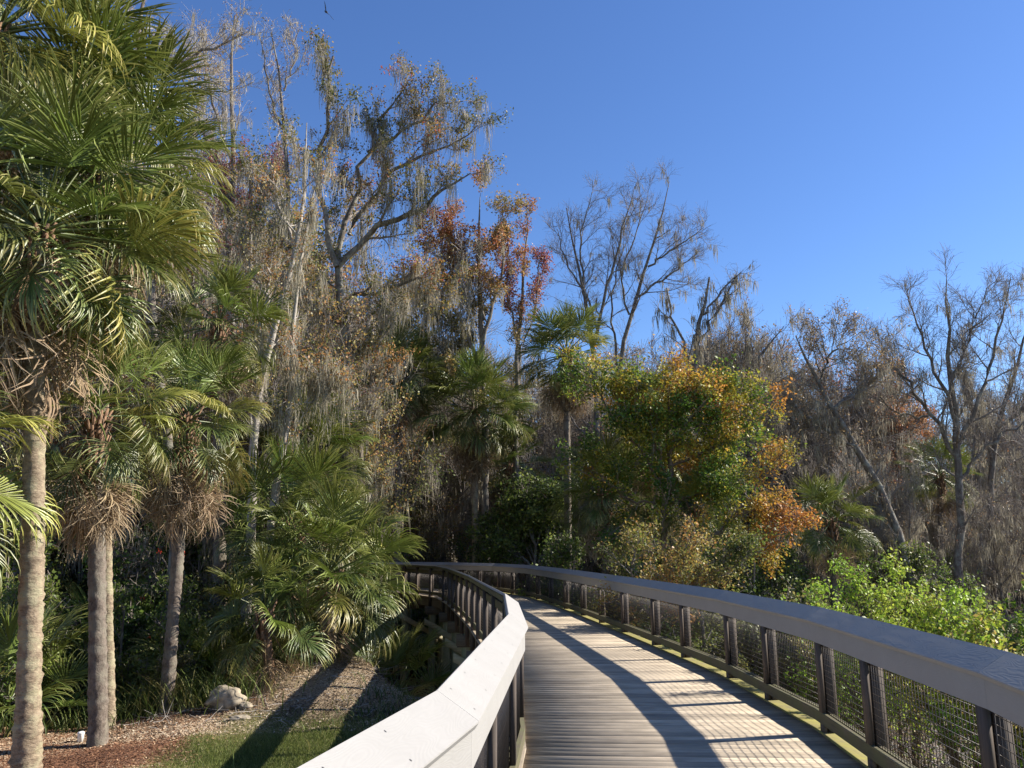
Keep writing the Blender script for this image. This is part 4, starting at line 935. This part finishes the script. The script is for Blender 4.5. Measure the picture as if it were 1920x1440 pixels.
# bright green shrubs just over the right railing
def shrub(label, u, Y, vtop, w, n, pal_, seed, size=.055, name='bright_shrub', s=.3):
    rng = np.random.default_rng(seed); x = at(u, 1100, Y)[0]; z0 = gz(x, Y); h = at(u, vtop, Y)[2] - z0
    L = []
    for k in range(9):
        a = k * .7 + rng.uniform(-.3, .3); rr = w * rng.uniform(.3, 1.0); tip = np.array([x + cos(a) * rr, Y + sin(a) * rr * .7, z0 + h * rng.uniform(.6, .86)]); base = np.array([x + cos(a) * .15, Y + sin(a) * .15, z0 - .05])
        m_ = base * .45 + tip * .55 + np.array([-cos(a) * rr * .25, -sin(a) * rr * .15, .12 * h])
        L.append(resamp(np.array([[*base, .03], [*m_, .02], [*tip, .008]]), 10))
    LP = np.array([l[:, :3] for l in L]); LR = np.array([l[:, 3] for l in L]); org = np.array([x, Y, z0]); root = empty(name, org, label, 'shrub')
    for i in range(len(LP)): V, F = tubes(LP[i:i+1], LR[i:i+1], 6); link('stem', mesh_np('stem', V - org, F, M['bark_brown'], smooth=True), root)
    P, R = LP, LR; lev = []
    for a in LV(9, 6, 4, s, up=.35): P, R, _ = grow(P, R, rng=rng, **a); lev.append((P, R))
    V, F = join([tubes(p, np.maximum(r, mn), k) for (p, r), k, mn in zip(lev, (4, 3, 3), (.005, .003, .002))])
    tag(link('branches', mesh_np('branches', V - org, F, M['bark_brown']), root), kind='stuff')
    C, _ = pts_on(lev[-1][0], n, rng, .1, 1); C = C + rng.normal(size=C.shape) * .03; C = C[rng.random(len(C)) < np.clip((C[:, 2] - z0 - .40 * h) / (.22 * h), .03, 1)]
    V, F, c = leaf_quads(C, size, palette(C, pal_, rng, 2.2, chaos=.2), rng, flat=.5, aspect=.55)
    tag(link('leaves', mesh_np('leaves', V - org, F, M['leaf'], c), root), kind='stuff')
shrub('feathery lime green shrub, the brightest one just beyond the right railing', 1650, 10.5, 1018, 1.05, 24000, BRIGHT[1:4], 61, .05)
shrub('yellow green leafy shrub filling the right edge behind the railing', 1810, 9.0, 1040, 1.3, 24000, BRIGHT, 62, .055)
shrub('spreading green shrub cut by the right edge above the dark cap', 1950, 7.8, 1070, 1.1, 17000, BRIGHT, 63, .055)
shrub('green and yellow shrub left of the lime green one, low behind the railing', 1545, 12.0, 1100, .8, 10000, [BRIGHT[0], BRIGHT[1], (.28, .24, .08)], 64, .06)
# ================================================================ far wood behind everything
def far_woods():
    rng = np.random.default_rng(5); Cs = []; Ts = []
    n = 2600; u = rng.uniform(-500, 2450, n); Y = rng.uniform(62, 96, n)
    x = (u - 960) / 1500 * Y; tp = np.array([at(a, max(top(a) + 120, 700), b)[2] for a, b in zip(u, Y)]); z0 = np.full(n, -3.5)
    hh = (tp - z0) * rng.uniform(.6, 1.0, n)
    P = np.stack([np.stack([x + rng.normal(size=n) * .8 * f, Y + rng.normal(size=n) * .8 * f, z0 + hh * f], 1) for f in np.linspace(0, 1, 5)], 1)
    V, F = tubes(P, (hh[:, None] * .009) * np.linspace(1, .25, 5)[None], 4)
    root = empty('far_woods', (0, 78, -3.4), 'far wood of thin trunks and hazy foliage closing the view behind the nearer trees', 'wood'); tag(root, kind='stuff')
    org = np.array([0, 78, -3.4])
    tag(link('trunks', mesh_np('trunks', V - org, F, M['bark']), root), kind='stuff')
    m = 120000; i = rng.integers(0, n, m); f = rng.uniform(.02, 1.0, m) ** .8; C = np.stack([x[i], Y[i], z0[i] + hh[i] * f], 1) + rng.normal(size=(m, 3)) * np.array([1.6, 1.6, .8])
    V, F, c = leaf_quads(C, .42, palette(C, [(.05, .065, .025), (.10, .10, .05), (.17, .14, .08), (.15, .13, .10)], rng, .35), rng)
    tag(link('foliage', mesh_np('foliage', V - org, F, M['leaf'], c), root), kind='stuff')
far_woods()

# ================================================================ ground cover and small things
def scatter(name, label, n, box, size, pal_, mat, keep, kind='flake', seed=0, h=(.03, .09)):
    rng = np.random.default_rng(seed); x = rng.uniform(box[0], box[1], n); y = rng.uniform(box[2], box[3], n); k = keep(x, y, rng); x, y = x[k], y[k]; z = ground_z(x, y); C = np.stack([x, y, z], 1); N = len(C)
    cols = palette(C, pal_, rng, 1.5, chaos=.3)
    if kind == 'flake':
        V, F, c = leaf_quads(C + np.array([0, 0, .008]), size, cols, rng, flat=2.2, aspect=.45, droop=-.1)
    else:
        a = rng.uniform(0, 2 * pi, N); s = np.stack([np.cos(a), np.sin(a), 0 * a], 1) * size; hh = rng.uniform(h[0], h[1], N)[:, None]; ln = rng.normal(size=(N, 3)) * np.array([.35, .35, 0])
        V = np.stack([C - s, C + s, C + (np.array([0, 0, 1]) + ln) * hh], 1).reshape(-1, 3); F = np.arange(N * 3).reshape(N, 3); c = np.repeat(cols, 3, 0)
    o = link(name, mesh_np(name, V, F, mat, c)); tag(o, label, name.replace('_', ' '), kind='stuff'); return o
scatter('grass', 'short green grass of the lawn between the mulch and the boardwalk', 120000, (-6.6, -.4, 11.5, 17.5), .0042, [(.07, .09, .02), (.13, .17, .035), (.20, .22, .06), (.30, .27, .12)], M['grass'],
        lambda x, y, r: (y + vnoise(x, y) * .5 + r.normal(size=len(x)) * .6 < 15.8) & (x + vnoise(x, y, 1.7) * .35 + r.normal(size=len(x)) * .2 > -5.4), 'blade', 1, (.02, .06))
scatter('mulch', 'reddish brown bark mulch spread round the palm trunks', 80000, (-13, -4.4, 11, 18), .05, [(.11, .055, .035), (.24, .13, .075), (.36, .22, .13), (.50, .38, .26)], M['litter'],
        lambda x, y, r: (x + vnoise(x, y, 1.7) * .35 + r.normal(size=len(x)) * .3 < -5.2), 'flake', 2)
scatter('leaf_litter', 'dry fallen leaves and sticks on the sandy bank and the slope', 70000, (-8, -.5, 14.8, 23.5), .06, [(.10, .07, .045), (.24, .17, .11), (.40, .30, .20), (.50, .41, .30)], M['litter'],
        lambda x, y, r: r.random(len(x)) < .8, 'flake', 3)
scatter('leaf_litter', 'dry leaves covering the ground on the far side of the right railing', 60000, (3.1, 12, 2, 22), .07, [(.12, .08, .05), (.26, .18, .11), (.42, .32, .22), (.55, .46, .36)], M['litter'],
        lambda x, y, r: r.random(len(x)) < .9, 'flake', 4)
# long sticks lying in the litter
def brush(name, label, n, box, seed, L=(.4, 1.3), lift=.25):
    rng = np.random.default_rng(seed); x = rng.uniform(box[0], box[1], n); y = rng.uniform(box[2], box[3], n); z = ground_z(x, y); a = rng.uniform(0, 2 * pi, n); ln = rng.uniform(*L, n)
    K = 5; P = np.zeros((n, K, 3)); d = np.stack([np.cos(a), np.sin(a), rng.uniform(-.05, lift, n) * 1.0], 1); P[:, 0] = np.stack([x, y, z + rng.uniform(0, lift, n)], 1)
    for k in range(1, K): P[:, k] = P[:, k - 1] + d * (ln / (K - 1))[:, None]; d = unit(d + rng.normal(size=(n, 3)) * .2)
    V, F = tubes(P, rng.uniform(.003, .009, n)[:, None] * np.linspace(1, .4, K)[None], 3); tag(link(name, mesh_np(name, V, F, M['twig_pale'])), label, 'brushwood', kind='stuff')
brush('brushwood', 'tangle of dry sticks beyond the right railing', 2600, (3.4, 12, 4, 22), 8, (.4, 1.6), .6)
brush('brushwood', 'dry sticks scattered on the sandy bank', 420, (-7.5, -1.5, 15.5, 22), 9, (.2, .8), .05)
# weeds at the edge of the mulch
def weeds(label, n, cx, cy, r_, seed, h=(.2, .6)):
    rng = np.random.default_rng(seed); C = np.stack([rng.normal(cx, r_[0], n), rng.normal(cy, r_[1], n)], 1); z = ground_z(C[:, 0], C[:, 1]); K = 5; P = np.zeros((n, K, 3)); P[:, 0] = np.c_[C, z]
    a = rng.uniform(0, 2 * pi, n); d = unit(np.stack([np.cos(a) * .35, np.sin(a) * .35, np.ones(n)], 1)); ln = rng.uniform(*h, n) / (K - 1)
    for k in range(1, K): P[:, k] = P[:, k - 1] + d * ln[:, None]; d = unit(d + np.stack([np.cos(a) * .22, np.sin(a) * .22, np.full(n, -.16)], 1))
    s = unit(np.stack([-np.sin(a), np.cos(a), 0 * a], 1)); w = np.array([.6, 1, .8, .5, .08])[None, :, None] * rng.uniform(.006, .013, n)[:, None, None] * s[:, None]
    V = np.stack([P - w, P + w], 2); idx = np.arange(n * K * 2).reshape(n, K, 2); F = np.stack([idx[:, :-1, 0], idx[:, :-1, 1], idx[:, 1:, 1], idx[:, 1:, 0]], -1).reshape(-1, 4)
    c = np.repeat(palette(C[:, [0, 1, 1]], [(.06, .09, .02), (.12, .15, .035), (.24, .22, .08)], rng, 2), K * 2, 0)
    tag(link('tall_grass', mesh_np('tall_grass', V.reshape(-1, 3), F, M['grass'], c)), label, 'tall grass', kind='stuff')
weeds('long arching grass blades beside the pale rock', 900, -7.0, 17.6, (1.0, .4), 20, (.4, 1.2))
weeds('grass tufts on the edge of the mulch behind the two tall palms', 500, -9.6, 16.1, (1.4, .35), 21, (.2, .6))
weeds('fresh green tufts at the foot of the palm on the sandy bank', 420, -5.0, 20.6, (.8, .35), 22, (.15, .5))
weeds('sparse grass on the dark slope under the boardwalk', 1400, -1.5, 16.5, (.9, 1.8), 23, (.1, .35))
def rock(label, u, Y, s, seed):
    rng = np.random.default_rng(seed); bm = __import__('bmesh').new(); __import__('bmesh').ops.create_icosphere(bm, subdivisions=4, radius=1)
    ph = rng.uniform(0, 6, 6)
    for v in bm.verts:
        p = v.co; k = 1 + .16 * sin(p.x * 3.1 + ph[0]) * cos(p.y * 2.7 + ph[1]) + .09 * sin(p.z * 7 + p.x * 5 + ph[2]) + .05 * sin(p.y * 13 + ph[3]) * cos(p.x * 11 + ph[4]) + .02 * rng.normal()
        p *= k; p.x *= s[0]; p.y *= s[1]; p.z *= s[2]
    me = bpy.data.meshes.new('rock'); bm.to_mesh(me); bm.free(); me.materials.append(M['rock'])
    for p in me.polygons: p.use_smooth = True
    x = at(u, 1320, Y)[0]; o = link('rock', me); o.location = (x, Y, gz(x, Y) + s[2] * .45); o.rotation_euler = (0, 0, seed); tag(o, label, 'rock'); return o
rock('large pale limestone rock at the left foot of the sandy bank', 425, 17.0, (.40, .30, .27), 3)
rock('small flat pale stone right of the large limestone rock', 462, 16.8, (.15, .12, .08), 5)
rock('low grey stone half sunk in front of the large rock', 452, 15.9, (.20, .12, .06), 6)
# the white cup on the mulch
def cup():
    y = 15.0; x = at(150, 1395, y)[0]; V = []; n = 20
    prof = [(.0, 0), (.042, 0), (.055, .15), (.060, .155), (.058, .165), (.052, .168), (.045, .180), (0, .182)]
    V = [(r * cos(2 * pi * j / n), r * sin(2 * pi * j / n), z) for r, z in prof for j in range(n)]
    F = [(i * n + j, i * n + (j + 1) % n, (i + 1) * n + (j + 1) % n, (i + 1) * n + j) for i in range(len(prof) - 1) for j in range(n)]
    root = empty('paper_cup', (x, y, gz(x, y)), 'white paper cup standing on the mulch left of the darker palm trunk', 'cup')
    link('cup_body', mesh_np('cup_body', V[:3 * n], F[:2 * n], M['paper'], smooth=True), root)
    link('lid', mesh_np('lid', V[2 * n:], F[:5 * n], M['paper'], smooth=True), root)
cup()
# red flowers or leaves caught in the shade behind the palms
for k, (u, v) in enumerate([(266, 1122), (280, 1195), (300, 1033), (345, 1037)]):
    rng = np.random.default_rng(70 + k); C = np.array([at(u, v, 19.5)]) + rng.normal(size=(9, 3)) * .03
    V, F, c = leaf_quads(C, .05, np.tile(np.array([[.60, .07, .04]]), (9, 1)), rng)
    tag(link('red_leaves', mesh_np('red_leaves', V, F, M['leaf'], c)), ['small spray of scarlet leaves in the shade, middle height behind the palm trunks', 'lowest spray of scarlet leaves in the dark behind the palm trunks', 'left one of the two highest scarlet leaf sprays by the shaggy palm', 'right one of the two highest scarlet leaf sprays by the shaggy palm'][k], 'leaves', 'scarlet leaf sprays in the shade')
# every background tree, shrub and palmetto gets a label of its own: its look, its place in the row, what it stands by
ONES = 'first second third fourth fifth sixth seventh eighth ninth tenth eleventh twelfth thirteenth fourteenth fifteenth sixteenth seventeenth eighteenth nineteenth'.split()
TENS = {2: 'twent', 3: 'thirt', 4: 'fort', 5: 'fift', 6: 'sixt', 7: 'sevent', 8: 'eight', 9: 'ninet'}
def ordinal(n):
    if n < 20: return ONES[n - 1]
    return TENS[n // 10] + ('ieth' if n % 10 == 0 else 'y-' + ONES[n % 10 - 1])
SHORT = {'bare mossy trees in the background': 'bare mossy background tree', 'pale twigged trees in the background': 'pale twigged background tree', 'yellowing trees in the background': 'olive leaved background tree',
         'green trees in the background': 'green leaved background tree', 'rusty trees in the background': 'rust leaved background tree', 'evergreens in the background': 'dark evergreen background tree',
         'green shrubs of the undergrowth': 'dark green undergrowth shrub', 'yellowing shrubs of the undergrowth': 'yellow green undergrowth shrub', PG: 'low fan leaved palmetto'}
MARKS = [(0, 'beyond the left edge'), (250, 'behind the tall palm trunks'), (480, 'right of the tall palms'), (700, 'behind the moss draped tree'), (850, 'left of the far bend'), (1050, 'below the red autumn trees'), (1420, 'about the yellow maple'), (1650, 'behind the lime green shrub'), (1920, 'by the big bare tree'), (9999, 'beyond the right edge')]
for grp, short in SHORT.items():
    row = [o for o in SC.objects if o.parent is None and o.get('group') == grp]
    row.sort(key=lambda o: o.location.x / o.location.y)
    for i, o in enumerate(row):
        u = 960 + 1500 * o.location.x / o.location.y; mk = next(t for lim, t in MARKS if u < lim)
        o['label'] = '%s %s, %s of its kind from the left' % (short, mk, ordinal(i + 1))
# bird
def bird():
    p = at(611, 22, 75); root = empty('bird', p, 'dark soaring bird high in the sky near the top of the picture', 'bird')
    Q = np.array([[-.05, -.55, 0], [0, -.3, .02], [0, 0, 0], [.02, .3, 0], [0, .5, -.02]]); V, F = tubes(Q[None], np.array([[.03, .11, .12, .06, .02]]), 8)
    link('body', mesh_np('body', V, F, M['bird'], smooth=True), root)
    for s in (-1, 1):
        W = [(0, .18, .03), (s * .45, .24, .22), (s * .85, .05, .34), (s * 1.05, -.18, .36), (s * .8, -.2, .30), (s * .42, -.18, .2), (0, -.2, .0)]
        V = W + [(x, y, z - .02) for x, y, z in W]; n = len(W); me = bpy.data.meshes.new('wing')
        me.from_pydata(V, [], [tuple(range(n)), tuple(range(2 * n - 1, n - 1, -1))] + [(j, n + j, n + (j + 1) % n, (j + 1) % n) for j in range(n)]); me.materials.append(M['bird']); link('wing', me, root)
    me = bpy.data.meshes.new('tail'); V = [(-.07, -.4, 0), (.07, -.4, 0), (.13, -.78, 0), (-.13, -.78, 0)]; V += [(x, y, z - .015) for x, y, z in V]
    me.from_pydata(V, [], [(0, 1, 2, 3), (7, 6, 5, 4)] + [(j, 4 + j, 4 + (j + 1) % 4, (j + 1) % 4) for j in range(4)]); me.materials.append(M['bird']); link('tail', me, root)
    root.rotation_euler = (.9, .5, 1.2)
bird()
